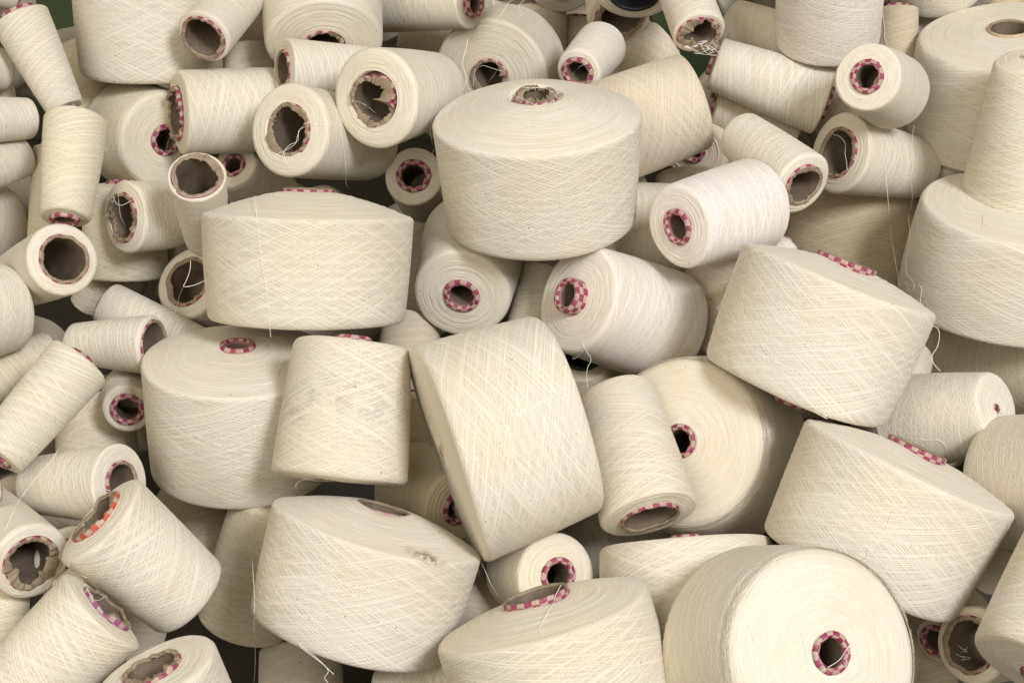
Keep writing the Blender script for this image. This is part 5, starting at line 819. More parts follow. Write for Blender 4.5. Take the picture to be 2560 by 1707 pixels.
 ('yarn cone with loose white threads knotted across its open mouth, upper left', [[-0.2439,1.6673,0.5821],[-0.2451,1.6642,0.5822],[-0.2471,1.661,0.582],[-0.2491,1.6568,0.582],[-0.2504,1.6512,0.5824],[-0.2513,1.6461,0.5827],[-0.2518,1.6406,0.5831],[-0.2519,1.6338,0.5838],[-0.2507,1.6226,0.5857],[-0.2506,1.6213,0.5832],[-0.2496,1.6177,0.581],[-0.2487,1.6161,0.5781],[-0.2478,1.6148,0.5761],[-0.2472,1.6145,0.5748],[-0.2464,1.6135,0.5745],[-0.2457,1.6133,0.5742],[-0.2453,1.6132,0.574]]),
 ('yarn cone with loose white threads knotted across its open mouth, upper left', [[-0.2619,1.6465,0.6295],[-0.2629,1.6466,0.6284],[-0.2643,1.6466,0.6268],[-0.2657,1.6464,0.6251],[-0.2665,1.6461,0.6234],[-0.2667,1.6461,0.6216],[-0.2664,1.6458,0.6197],[-0.2657,1.6445,0.6184],[-0.2649,1.6438,0.6172],[-0.264,1.6439,0.6163],[-0.2631,1.6457,0.6152],[-0.2621,1.6468,0.6146],[-0.2614,1.6473,0.6142]]),
 ('small yarn cone with a torn pink-checked mouth, threads dangling inside, at left', [[-0.4395,1.6046,0.5414],[-0.4386,1.6025,0.5406],[-0.4375,1.6001,0.5392],[-0.4361,1.5977,0.5378],[-0.4346,1.5955,0.5369],[-0.4329,1.5937,0.5366],[-0.4309,1.592,0.5366],[-0.4287,1.5905,0.5369],[-0.4264,1.5892,0.5377],[-0.4235,1.5882,0.539],[-0.4202,1.5875,0.5409],[-0.4171,1.5868,0.5429],[-0.4149,1.5859,0.5444]]),
 ('small yarn cone with a torn pink-checked mouth, threads dangling inside, at left', [[-0.4326,1.5999,0.5478],[-0.4324,1.5988,0.5456],[-0.4334,1.6021,0.5406],[-0.4337,1.6028,0.5361],[-0.434,1.6036,0.5318],[-0.4343,1.6045,0.5277],[-0.4346,1.6054,0.5236],[-0.4347,1.6063,0.5195],[-0.4346,1.6073,0.5157],[-0.4339,1.6084,0.512],[-0.4328,1.6095,0.5083],[-0.4318,1.6109,0.5051],[-0.4313,1.6125,0.5025]]),
 ('yarn cone with dangling threads in its mouth, left of the drum-like cone', [[-0.3272,1.4524,0.5323],[-0.3273,1.4516,0.5307],[-0.3273,1.4504,0.5284],[-0.3275,1.4491,0.5258],[-0.328,1.4478,0.5233],[-0.3288,1.4465,0.5208],[-0.3298,1.4452,0.5182],[-0.3309,1.4439,0.5157],[-0.3319,1.4429,0.5136],[-0.3329,1.442,0.5119],[-0.334,1.4413,0.5104],[-0.3346,1.4407,0.5094],[-0.3342,1.4404,0.5087],[-0.3324,1.4403,0.5085],[-0.3296,1.4404,0.5088],[-0.3263,1.4407,0.5094],[-0.3233,1.4411,0.5101],[-0.3203,1.4416,0.511],[-0.3172,1.4422,0.5123],[-0.3144,1.4428,0.5134],[-0.3124,1.4432,0.5143]]),
 ('yarn cone with dangling threads in its mouth, left of the drum-like cone', [[-0.3697,1.5935,0.4374],[-0.3698,1.5883,0.4374],[-0.3703,1.5826,0.4366],[-0.3708,1.5769,0.4357],[-0.3709,1.5715,0.4354],[-0.3704,1.5666,0.4361],[-0.3694,1.5619,0.4373],[-0.3684,1.5573,0.4384],[-0.3678,1.5523,0.4389],[-0.3677,1.5467,0.4381],[-0.3679,1.5407,0.4366],[-0.3681,1.5347,0.4353],[-0.3679,1.5293,0.435]]),
 ('big yarn cone with grooved round end partly hidden behind the largest upright', [[-0.0499,1.7255,0.6842],[-0.0503,1.7244,0.6822],[-0.051,1.7229,0.6792],[-0.0517,1.7212,0.6759],[-0.0525,1.7196,0.6727],[-0.0534,1.718,0.6696],[-0.0545,1.7164,0.6664],[-0.0555,1.7148,0.6632],[-0.056,1.7133,0.6603],[-0.0557,1.712,0.6578],[-0.055,1.7108,0.6554],[-0.0541,1.7097,0.6532],[-0.0534,1.7086,0.6511],[-0.0525,1.7076,0.6491],[-0.0516,1.7067,0.6473],[-0.0509,1.7057,0.6455],[-0.0508,1.7047,0.6434],[-0.0516,1.7033,0.6407],[-0.0532,1.7017,0.6375],[-0.0548,1.7002,0.6346],[-0.056,1.6992,0.6326]]),
 ('big yarn cone with grooved round end partly hidden behind the largest upright', [[-0.0139,1.8829,0.638],[-0.0148,1.8832,0.6355],[-0.0162,1.8832,0.632],[-0.0176,1.8833,0.6281],[-0.0187,1.8836,0.6243],[-0.0192,1.8834,0.6208],[-0.0194,1.8834,0.6173],[-0.0194,1.8829,0.614],[-0.0193,1.882,0.6111],[-0.0188,1.8817,0.6086],[-0.018,1.8807,0.6066],[-0.0177,1.8987,0.5989],[-0.018,1.9004,0.5957],[-0.0196,1.9017,0.5919],[-0.0221,1.9028,0.5876],[-0.0247,1.9039,0.5835],[-0.0268,1.9055,0.5802],[-0.028,1.9075,0.5777],[-0.0289,1.9098,0.5759],[-0.0294,1.9123,0.5745],[-0.0299,1.9149,0.5732]]),
 ('big yarn cone with grooved round end partly hidden behind the largest upright', [[-0.0102,1.8763,0.5992],[-0.0126,1.8779,0.5994],[-0.016,1.8796,0.5999],[-0.0199,1.8814,0.6005],[-0.0235,1.8831,0.601],[-0.027,1.8849,0.6017],[-0.0305,1.8869,0.6025],[-0.0339,1.8886,0.6031],[-0.037,1.89,0.6028],[-0.0398,1.8908,0.6016],[-0.0425,1.8914,0.5998],[-0.0448,1.8896,0.598],[-0.0466,1.8894,0.5951],[-0.0477,1.8903,0.5907],[-0.0482,1.89,0.5855],[-0.0485,1.8891,0.5808],[-0.0487,1.8888,0.5775]]),
 ('largest upright yarn cone above centre with a crushed pink tube in its domed top', [[-0.0038,1.609,0.6633],[-0.0031,1.6072,0.6627],[-0.0021,1.6037,0.662],[-0.0007,1.5987,0.6616],[0.0011,1.6009,0.6592],[0.0034,1.5992,0.6584],[0.0061,1.5862,0.6614],[0.0092,1.5854,0.6605],[0.0123,1.5755,0.6624],[0.0155,1.5649,0.6641],[0.019,1.5605,0.6634],[0.0226,1.5566,0.6629],[0.0265,1.5548,0.6626],[0.0308,1.5547,0.663],[0.0354,1.5562,0.6638],[0.0401,1.5609,0.6639],[0.0442,1.5669,0.6636],[0.048,1.5772,0.6619],[0.0514,1.5825,0.6621],[0.054,1.5808,0.6645],[0.0559,1.5813,0.6655]]),
 ('white yarn cone with a badly torn mouth left of the largest upright', [[-0.0868,1.6324,0.6246],[-0.0876,1.6338,0.621],[-0.0887,1.6357,0.616],[-0.0897,1.6373,0.6103],[-0.0901,1.6389,0.6047],[-0.0898,1.6419,0.5982],[-0.0892,1.6503,0.5891],[-0.1323,2.4763,0.2849],[-0.1314,2.4773,0.278],[-0.0927,1.7449,0.5428],[-0.0931,1.741,0.5441],[-0.0935,1.737,0.545],[-0.0932,1.7319,0.5437],[-0.092,1.7261,0.5385],[-0.0903,1.7208,0.5304],[-0.0883,1.7153,0.522],[-0.0866,1.7109,0.5154],[-0.0852,1.7091,0.5105],[-0.084,1.711,0.5054],[-0.0829,1.7134,0.5013],[-0.0822,1.7162,0.498]]),
 ('largest upright yarn cone above centre with a crushed pink tube in its domed top', [[0.0011,1.6156,0.6646],[0.004,1.6145,0.6645],[0.0081,1.6111,0.6648],[0.0128,1.605,0.666],[0.0174,1.6056,0.6653],[0.0221,1.6069,0.6648],[0.027,1.6082,0.6646],[0.0317,1.6082,0.6647],[0.0352,1.5995,0.6672],[0.0376,1.5983,0.6668],[0.0389,1.5951,0.6667],[0.0398,1.586,0.6684],[0.0414,1.5848,0.6678],[0.0438,1.5841,0.6674],[0.0471,1.5993,0.662],[0.0497,1.5982,0.662],[0.0515,1.5972,0.6621]]),
 ('yarn cone at right with pink-checked mouth at left and a thread in it', [[0.374,1.7441,0.5715],[0.3742,1.7423,0.5707],[0.3742,1.7383,0.5699],[0.3752,1.738,0.5678],[0.3761,1.7363,0.5668],[0.3773,1.7348,0.5666],[0.3787,1.7336,0.5669],[0.3803,1.7324,0.5671],[0.3819,1.7309,0.5668],[0.3836,1.729,0.5657],[0.3854,1.7268,0.5641],[0.387,1.7245,0.5623],[0.388,1.7223,0.5605],[0.3881,1.72,0.5586],[0.3876,1.7176,0.5566],[0.387,1.7152,0.5546],[0.3866,1.7129,0.5526],[0.3867,1.7105,0.5506],[0.3869,1.7082,0.5486],[0.3872,1.7058,0.5467],[0.3874,1.7035,0.5448],[0.3874,1.7011,0.5428],[0.3873,1.6987,0.5407],[0.3872,1.6963,0.539],[0.387,1.6945,0.5378]]),
 ('wide frayed yarn cone at the right edge beneath the tall tapering one', [[0.4895,1.6122,0.532],[0.4895,1.6096,0.5319],[0.4894,1.6059,0.5316],[0.4895,1.6018,0.5314],[0.4903,1.5981,0.5313],[0.4919,1.5949,0.5314],[0.494,1.5918,0.5315],[0.4967,1.5899,0.5312],[0.4993,1.5873,0.5312],[0.502,1.5844,0.5315],[0.505,1.582,0.5316],[0.5081,1.5802,0.5315],[0.5101,1.5777,0.5315],[0.5113,1.5753,0.5315],[0.5118,1.5726,0.5315],[0.5111,1.5678,0.5321],[0.5097,1.5616,0.5328],[0.5085,1.5566,0.532],[0.5068,1.5514,0.5305],[0.5049,1.5462,0.5292],[0.5033,1.5416,0.5287]]),
 ('wide frayed yarn cone at the right edge beneath the tall tapering one', [[0.5092,1.5616,0.531],[0.5093,1.5586,0.5307],[0.5096,1.5542,0.5302],[0.51,1.5501,0.5298],[0.5106,1.5478,0.5297],[0.5119,1.5489,0.5298],[0.5134,1.5515,0.5304],[0.515,1.5545,0.531],[0.5164,1.5578,0.5308]]),
 ('wide frayed yarn cone at the right edge beneath the tall tapering one', [[0.4492,1.6145,0.4817],[0.4487,1.6144,0.4783],[0.4481,1.6145,0.4734],[0.4474,1.6144,0.468],[0.4468,1.6137,0.4632],[0.4464,1.6128,0.4592],[0.446,1.6116,0.4554],[0.445,1.6066,0.4534],[0.4441,1.5999,0.4524],[0.4449,1.5946,0.4508],[0.4467,1.5893,0.4492],[0.4482,1.5841,0.4479],[0.449,1.5804,0.4463],[0.4488,1.5797,0.4433],[0.4481,1.5806,0.4397],[0.4473,1.5833,0.4361],[0.4466,1.5863,0.4341],[0.4459,1.5898,0.4344],[0.4454,1.5948,0.4362],[0.445,1.5999,0.4381],[0.4448,1.6038,0.4393]]),
 ('large tilted yarn cone right of centre with pink rim above and below', [[0.4123,1.3697,0.4995],[0.4134,1.3695,0.4991],[0.4149,1.3692,0.4985],[0.4164,1.3688,0.4978],[0.4176,1.3683,0.4968],[0.4183,1.3676,0.4955],[0.4188,1.3668,0.4939],[0.4191,1.3659,0.4921],[0.4191,1.3649,0.4901],[0.4189,1.3638,0.4879],[0.4184,1.3626,0.4855],[0.4177,1.3613,0.483],[0.4168,1.3601,0.4807],[0.4156,1.3591,0.4786],[0.4139,1.358,0.4766],[0.4124,1.357,0.4746],[0.4116,1.3561,0.4727],[0.4115,1.3551,0.4709],[0.412,1.3543,0.4692],[0.4128,1.3535,0.4676],[0.4138,1.3527,0.466],[0.4152,1.3518,0.4643],[0.417,1.3509,0.4626],[0.4187,1.3501,0.4611],[0.4198,1.3496,0.46]]),
 ('wide frayed yarn cone at the right edge beneath the tall tapering one', [[0.4518,1.5723,0.4501],[0.4521,1.571,0.4497],[0.4527,1.5692,0.4493],[0.4533,1.5675,0.4485],[0.4537,1.5662,0.4473],[0.4538,1.5656,0.4455],[0.4537,1.5653,0.4432],[0.4535,1.5652,0.4408],[0.4535,1.5649,0.4385],[0.408,1.4076,0.5109],[0.4069,1.4031,0.5108],[0.4058,1.3987,0.511],[0.4047,1.3945,0.5117]]),
 ('wide frayed yarn cone at the right edge beneath the tall tapering one', [[0.4651,1.5458,0.4549],[0.4647,1.5463,0.4537],[0.464,1.5467,0.452],[0.4634,1.5478,0.4499],[0.4625,1.5489,0.448],[0.4615,1.5502,0.4463],[0.4604,1.5518,0.4448],[0.4592,1.5536,0.4431],[0.4582,1.5553,0.4412],[0.4571,1.5569,0.4388],[0.4561,1.5585,0.4362],[0.4552,1.5598,0.4337],[0.4546,1.5608,0.432]]),
 ('yellowish yarn cone lying under the wide frayed one at right', [[0.5435,1.5854,0.3659],[0.5421,1.5861,0.3647],[0.5402,1.5871,0.3631],[0.5382,1.5881,0.3611],[0.5365,1.5887,0.3593],[0.5354,1.5889,0.3577],[0.5345,1.5889,0.3562],[0.5339,1.5885,0.3544],[0.5334,1.5877,0.3519],[0.5331,1.5861,0.3481],[0.5331,1.5843,0.3433],[0.5334,1.5829,0.3384],[0.5337,1.5821,0.335]]),
 ('large yarn cone at bottom with a brown stain on its upper edge', [[-0.1922,1.128,0.3001],[-0.1913,1.1277,0.2996],[-0.19,1.127,0.299],[-0.1884,1.1261,0.2982],[-0.1865,1.1253,0.2971],[-0.1844,1.1245,0.2957],[-0.182,1.1245,0.2933],[-0.1794,1.1236,0.2915],[-0.177,1.1227,0.2897],[-0.1748,1.1218,0.288],[-0.1725,1.1209,0.2862],[-0.1705,1.12,0.2845],[-0.1688,1.1192,0.283],[-0.1674,1.1185,0.2816],[-0.1663,1.1179,0.2804],[-0.1656,1.1173,0.2792],[-0.1653,1.1167,0.278],[-0.1658,1.1161,0.2768],[-0.167,1.1154,0.2755],[-0.1682,1.1148,0.2743],[-0.1688,1.1142,0.2731],[-0.1684,1.1137,0.272],[-0.1676,1.1131,0.271],[-0.1666,1.1127,0.2701],[-0.166,1.1124,0.2694]]),
 ('large yarn cone at bottom with a brown stain on its upper edge', [[-0.1909,1.1274,0.2972],[-0.1878,1.1264,0.2951],[-0.1832,1.1248,0.292],[-0.1783,1.1232,0.2888],[-0.1744,1.1218,0.2861],[-0.1717,1.1208,0.2842],[-0.1696,1.12,0.2826],[-0.1678,1.1193,0.2813],[-0.1661,1.1187,0.2799],[-0.1644,1.1179,0.2785],[-0.1628,1.1172,0.2771],[-0.1615,1.1166,0.2759],[-0.1606,1.1162,0.275]]),
 ('small yarn cone with pale pink nose just behind the largest upright', [[0.0924,1.7808,0.6619],[0.0913,1.7778,0.6613],[0.0899,1.7734,0.6603],[0.0883,1.7683,0.6592],[0.0872,1.7636,0.6579],[0.0869,1.7614,0.6554],[0.0872,1.7609,0.652],[0.0873,1.7607,0.6487],[0.0867,1.7576,0.6469],[0.0853,1.7573,0.6453],[0.0834,1.7586,0.6438],[0.0814,1.7621,0.6419],[0.0797,1.7655,0.6399],[0.0783,1.7689,0.6377],[0.0782,1.798,0.6277],[0.0768,1.7947,0.6275],[0.0755,1.7915,0.6273],[0.0743,1.788,0.6269],[0.0731,1.7845,0.6264],[0.0722,1.7813,0.6259],[0.0715,1.7792,0.6255]]),
 ('shaded yarn cone sliver at the top edge left of the rounded end in the middle', [[0.0154,1.9119,0.68],[0.0143,1.9114,0.6791],[0.0126,1.9108,0.6778],[0.011,1.91,0.6763],[0.0098,1.9093,0.6749],[0.0092,1.9087,0.6737],[0.0089,1.908,0.6724],[0.0089,1.9074,0.6711],[0.0092,1.9067,0.6699],[0.0101,1.9061,0.6686],[0.0116,1.9055,0.6674],[0.0128,1.9049,0.6662],[0.013,1.9042,0.6648],[0.0114,1.9033,0.6631],[0.0088,1.9023,0.6611],[0.006,1.9014,0.6593],[0.0041,1.9007,0.6581]]),
 ('small yarn cone at the top edge right of the glossy pink nose', [[-0.0021,1.8052,0.707],[-0.0031,1.8046,0.7057],[-0.0046,1.8037,0.7039],[-0.0062,1.8026,0.7018],[-0.0078,1.8016,0.6998],[-0.0091,1.8006,0.6979],[-0.0103,1.7996,0.6959],[-0.0116,1.7986,0.6939],[-0.0132,1.7975,0.6918],[-0.0152,1.7964,0.6897],[-0.0175,1.7952,0.6874],[-0.0197,1.7942,0.6853],[-0.0212,1.7935,0.6839]]),
 ('brown yarn cone in shade right of the white one at the top', [[0.454,1.8842,0.6712],[0.454,1.883,0.6696],[0.454,1.8814,0.6674],[0.4541,1.8797,0.6649],[0.4542,1.878,0.6624],[0.4545,1.8763,0.66],[0.455,1.8745,0.6575],[0.4554,1.8726,0.6551],[0.4556,1.871,0.6529],[0.4555,1.87,0.6511],[0.4552,1.8689,0.6497],[0.4548,1.8677,0.6483],[0.4548,1.8664,0.6466],[0.4552,1.8648,0.6442],[0.4559,1.8629,0.6414],[0.4567,1.8611,0.6388],[0.4572,1.8598,0.637]]),
 ('grey yarn cone end deep below the eight-cornered mouth', [[-0.4957,1.6472,0.4094],[-0.4948,1.6466,0.4086],[-0.4936,1.6459,0.4073],[-0.4923,1.6454,0.4058],[-0.4914,1.6451,0.4044],[-0.4909,1.645,0.4032],[-0.4905,1.6449,0.4019],[-0.4903,1.6449,0.4008],[-0.4901,1.6449,0.3996],[-0.4899,1.6449,0.3985],[-0.4898,1.645,0.3973],[-0.4897,1.645,0.3963],[-0.4896,1.6451,0.3956]]),
 ('yellowish yarn cone with dark pink ring behind the tipped cone', [[-0.1296,1.377,0.3063],[-0.128,1.3755,0.3066],[-0.1257,1.3739,0.3066],[-0.1232,1.3715,0.307],[-0.1211,1.3691,0.3076],[-0.1194,1.3674,0.3078],[-0.118,1.3657,0.3081],[-0.1167,1.3642,0.3081],[-0.1156,1.3627,0.3079],[-0.1146,1.361,0.3072],[-0.1137,1.3592,0.3062],[-0.113,1.3577,0.3051],[-0.1125,1.3566,0.3044]]),
 ('yellowish yarn cone with dark pink ring behind the tipped cone', [[-0.1315,1.38,0.3044],[-0.1296,1.3774,0.304],[-0.127,1.3737,0.3033],[-0.124,1.3696,0.3027],[-0.121,1.3658,0.3022],[-0.1182,1.3623,0.3019],[-0.1151,1.3586,0.3018],[-0.1121,1.3551,0.3017],[-0.1091,1.3517,0.3019],[-0.1061,1.3485,0.3024],[-0.1031,1.3453,0.3031],[-0.1001,1.3422,0.3038],[-0.0973,1.3393,0.3045],[-0.0945,1.3363,0.3049],[-0.0916,1.3333,0.3052],[-0.0892,1.332,0.3046],[-0.0876,1.3319,0.3037]]),
 ('squarish yarn cone with a grey soiled band left of the central tipped cone', [[-0.1948,1.285,0.376],[-0.1961,1.285,0.376],[-0.1981,1.2849,0.3759],[-0.2002,1.2848,0.3757],[-0.2022,1.2847,0.3754],[-0.2039,1.2844,0.3748],[-0.2055,1.284,0.3741],[-0.207,1.2836,0.3733],[-0.2081,1.2832,0.3725],[-0.2088,1.2828,0.3716],[-0.2092,1.2823,0.3708],[-0.2094,1.2819,0.37],[-0.2096,1.2816,0.3694]]),
 ('big yarn cone cut by the bottom edge, oval pink-checked rim on its flat top', [[0.0437,1.1353,0.3596],[0.0426,1.1313,0.3605],[0.0412,1.1269,0.3608],[0.0397,1.1225,0.3609],[0.0385,1.1186,0.361],[0.0378,1.1171,0.3599],[0.0374,1.1161,0.3587],[0.037,1.115,0.3576],[0.0363,1.1107,0.3586],[0.0352,1.1058,0.36],[0.0339,1.0989,0.3629],[0.0326,1.0934,0.3645],[0.0311,1.0878,0.3659],[0.0293,1.0828,0.3661],[0.0274,1.0781,0.3657],[0.0256,1.0735,0.3653],[0.0242,1.0691,0.3655],[0.0234,1.0651,0.3663],[0.0229,1.0627,0.3667],[0.0227,1.0607,0.3669],[0.0227,1.0588,0.367],[0.023,1.056,0.3674],[0.0235,1.0531,0.3677],[0.0241,1.0505,0.3681],[0.0245,1.0485,0.3685]]),
 ('shaded yarn cone in the gap right of the brown-stained cone', [[-0.0299,1.2689,0.2887],[-0.0291,1.2682,0.2872],[-0.028,1.267,0.285],[-0.0267,1.2658,0.2825],[-0.0254,1.2645,0.28],[-0.0242,1.2632,0.2774],[-0.0229,1.2618,0.2747],[-0.0216,1.2604,0.2719],[-0.0201,1.259,0.2692],[-0.0184,1.2577,0.2666],[-0.0164,1.2563,0.2639],[-0.0146,1.2551,0.2615],[-0.0133,1.2542,0.2598]]),
 ('yarn cone lying left with a dark mouth behind the orange-rimmed one', [[-0.3936,1.2554,0.3894],[-0.3932,1.2555,0.3889],[-0.3926,1.2558,0.3881],[-0.392,1.256,0.3873],[-0.3914,1.2567,0.386],[-0.3907,1.2573,0.3848],[-0.3899,1.2578,0.3836],[-0.389,1.2582,0.3824],[-0.388,1.2586,0.3814],[-0.3867,1.259,0.3805],[-0.3853,1.2595,0.3796],[-0.3839,1.26,0.3788],[-0.383,1.2606,0.3781]]),
 ('yarn cone at lower left with an orange-red checked crushed tube', [[-0.3939,1.1386,0.3811],[-0.3953,1.1401,0.3786],[-0.3974,1.1426,0.3747],[-0.3997,1.145,0.3706],[-0.4021,1.1475,0.3666],[-0.4247,1.2061,0.3228],[-0.4263,1.2045,0.3217],[-0.428,1.203,0.3206],[-0.4295,1.2018,0.3194],[-0.4306,1.201,0.3181],[-0.4316,1.2004,0.3168],[-0.4324,1.1998,0.3155],[-0.4331,1.1993,0.3142],[-0.4339,1.1989,0.3126],[-0.4347,1.1986,0.3107],[-0.4354,1.1985,0.309],[-0.4369,1.2013,0.3057]]),
 ('yarn cone at lower left with an orange-red checked crushed tube', [[-0.3917,1.1362,0.3827],[-0.3911,1.1353,0.3819],[-0.3908,1.1356,0.3794],[-0.391,1.138,0.3753],[-0.3909,1.1405,0.3715],[-0.3904,1.1433,0.3681],[-0.3884,1.1427,0.3672],[-0.3857,1.1401,0.3679],[-0.3832,1.1381,0.3683],[-0.3808,1.1362,0.3686],[-0.3788,1.1356,0.3681],[-0.3768,1.1346,0.3681],[-0.3755,1.1341,0.3678]]),
 ('yarn cone at bottom left with a crumpled purple-checked tube end', [[-0.3773,1.1312,0.3641],[-0.3769,1.1308,0.3632],[-0.3745,1.125,0.3656],[-0.3675,1.1053,0.3778],[-0.366,1.1024,0.3777],[-0.364,1.0986,0.378],[-0.3621,1.0953,0.3777],[-0.3605,1.0933,0.3766],[-0.3592,1.0922,0.3755],[-0.3688,1.1251,0.3503],[-0.3676,1.1259,0.3494],[-0.3665,1.1266,0.349],[-0.3654,1.1273,0.3488],[-0.3642,1.1277,0.3491],[-0.3631,1.1283,0.3497],[-0.3622,1.129,0.3502],[-0.3616,1.1294,0.3506]]),
 ('shaded yarn cone in the dark gap right of the purple rim at bottom left', [[-0.3757,1.2687,0.2134],[-0.3754,1.2689,0.2122],[-0.375,1.2693,0.2105],[-0.3746,1.2696,0.2087],[-0.3746,1.2697,0.2069],[-0.3751,1.2699,0.205],[-0.376,1.2699,0.2031],[-0.3769,1.2697,0.2012],[-0.3774,1.2697,0.1992],[-0.3776,1.27,0.1969],[-0.3773,1.27,0.1947],[-0.377,1.2701,0.1926],[-0.3769,1.2704,0.191]]),
 ('big yarn cone with round end and pink nose behind the slender upright', [[-0.4079,1.768,0.5527],[-0.4081,1.7661,0.5518],[-0.4085,1.7639,0.5504],[-0.4091,1.7616,0.5488],[-0.4094,1.7593,0.5471],[-0.4096,1.757,0.5456],[-0.4097,1.7547,0.5439],[-0.4098,1.7524,0.5423],[-0.4088,1.7446,0.5429],[-0.4095,1.7421,0.5416],[-0.4108,1.741,0.5398],[-0.4126,1.7426,0.5373],[-0.4135,1.7419,0.5362]]),
 ('white yarn cone with a badly torn mouth left of the largest upright', [[-0.1827,1.6352,0.6393],[-0.1806,1.6354,0.6397],[-0.1773,1.6335,0.6409],[-0.1731,1.6258,0.6439],[-0.1702,1.6279,0.6431],[-0.1677,1.6321,0.6411],[-0.1652,1.636,0.6386],[-0.1627,1.6395,0.6361],[-0.1601,1.6421,0.6336],[-0.1573,1.6434,0.631],[-0.1543,1.6435,0.6284],[-0.1516,1.6436,0.626],[-0.1497,1.6441,0.6241]]),
 ('yarn cone with loose white threads knotted across its open mouth, upper left', [[-0.1871,1.6299,0.6079],[-0.1867,1.6293,0.6043],[-0.1864,1.6293,0.5988],[-0.1861,1.6304,0.5922],[-0.1858,1.6317,0.5859],[-0.1855,1.6331,0.5799],[-0.1852,1.6345,0.5738],[-0.1851,1.6368,0.5675],[-0.1853,1.64,0.5612],[-0.186,1.6448,0.5547],[-0.1871,1.6507,0.5481],[-0.1883,1.6576,0.5415],[-0.1893,1.6657,0.5348],[-0.1899,1.6766,0.5275],[-0.1909,1.6942,0.518],[-0.337,3.0075,0.001],[-0.3351,3.0026,0.0002]]),
 ('', [[-0.3447,3.0328,0.0053],[-0.3456,3.0269,0.0047],[-0.3474,3.0213,0.0025],[-0.3487,3.0159,0.0005],[-0.3486,3.0112,0.0002],[-0.3469,3.0132,0.0002],[-0.344,3.018,0.0009],[-0.3405,3.0231,0.002],[-0.3374,3.0277,0.0022],[-0.3345,3.0335,0.0006],[-0.3309,3.0343,0.0002],[-0.3276,3.0334,0.0002],[-0.3252,3.0329,0.0002]]),
 ('yarn cone right of the tilted one, flat white end with a small dark hole', [[0.4195,1.3877,0.3601],[0.421,1.3868,0.3602],[0.423,1.3856,0.3604],[0.4254,1.3842,0.3606],[0.4277,1.3829,0.3611],[0.4301,1.3816,0.3619],[0.4325,1.3802,0.363],[0.4349,1.3789,0.3639],[0.4371,1.3778,0.3641],[0.4391,1.3768,0.3634],[0.4411,1.3761,0.3621],[0.4429,1.3757,0.3603],[0.4444,1.3756,0.3581],[0.4457,1.3761,0.3551],[0.4469,1.3772,0.3512],[0.448,1.3788,0.3473],[0.4489,1.3802,0.3444]]),
 ('large yarn cone at bottom with a brown stain on its upper edge', [[-0.0773,1.2368,0.3542],[-0.0758,1.2318,0.3555],[-0.0736,1.2261,0.3563],[-0.0713,1.2204,0.3567],[-0.0691,1.2152,0.3567],[-0.067,1.2103,0.356],[-0.0647,1.2053,0.355],[-0.0627,1.2005,0.3542],[-0.0613,1.1963,0.3543]]),
 ('broad yarn cone at upper right with a plain tan tube ring on top', [[0.5292,1.7313,0.6477],[0.5288,1.7307,0.6467],[0.5283,1.7305,0.6451],[0.5277,1.73,0.6432],[0.5274,1.7297,0.6409],[0.5275,1.7297,0.638],[0.5277,1.7295,0.6346],[0.5278,1.7286,0.6314],[0.5279,1.7281,0.6287],[0.5283,1.7279,0.6268],[0.5287,1.728,0.6253],[0.5291,1.7282,0.6241],[0.5295,1.7285,0.6231]]),
 ('big yarn cone with round end and pink nose behind the slender upright', [[-0.475,1.7343,0.5523],[-0.4754,1.7341,0.5515],[-0.4761,1.7338,0.5502],[-0.4769,1.7334,0.549],[-0.4779,1.7332,0.548],[-0.4444,1.6065,0.5937],[-0.4447,1.601,0.5954],[-0.4452,1.5976,0.5966],[-0.4454,1.5969,0.5968],[-0.4449,1.5994,0.596],[-0.4444,1.6058,0.594],[-0.4774,1.7347,0.5472],[-0.4757,1.7351,0.5473]]),
 ('broad yarn cone at upper right with a plain tan tube ring on top', [[0.556,1.9016,0.6681],[0.5552,1.9002,0.6692],[0.5542,1.899,0.6705],[0.5533,1.8977,0.6716],[0.5529,1.8961,0.6721],[0.553,1.8939,0.6716],[0.5536,1.8914,0.6703],[0.5543,1.8889,0.669],[0.5545,1.8866,0.6682]]),
 ('broad yarn cone at upper right with a plain tan tube ring on top', [[0.5497,1.8994,0.667],[0.5488,1.8991,0.6672],[0.5476,1.8987,0.6674],[0.5467,1.8984,0.6676],[0.5469,1.898,0.6678],[0.549,1.8977,0.6681],[0.5524,1.8974,0.6683],[0.5558,1.897,0.6686],[0.5581,1.8967,0.6688]]),
 ('broad yarn cone at upper right with a plain tan tube ring on top', [[0.569,1.8921,0.6711],[0.5692,1.892,0.6709],[0.5692,1.8909,0.671],[0.5695,1.8904,0.671],[0.5701,1.8916,0.6711],[0.5714,1.8951,0.6714],[0.5734,1.9013,0.6715],[0.5748,1.9058,0.6722],[0.5755,1.908,0.6728]]),
 ('broad yarn cone at upper right with a plain tan tube ring on top', [[0.5608,1.8918,0.6696],[0.5611,1.8917,0.6695],[0.5612,1.8907,0.6694],[0.5614,1.8898,0.6695],[0.5619,1.8898,0.6696],[0.5631,1.8913,0.6698],[0.5645,1.8934,0.6702],[0.5659,1.8953,0.6706],[0.5666,1.896,0.6711]]),
 ('pale yarn cone with frayed end at the top edge, upper right', [[0.5597,1.9097,0.6689],[0.5603,1.9095,0.6692],[0.5612,1.9092,0.6696],[0.5621,1.9091,0.6702],[0.5627,1.909,0.6709],[0.563,1.909,0.6719],[0.563,1.9092,0.6731],[0.563,1.9094,0.6743],[0.5629,1.9094,0.6752]]),
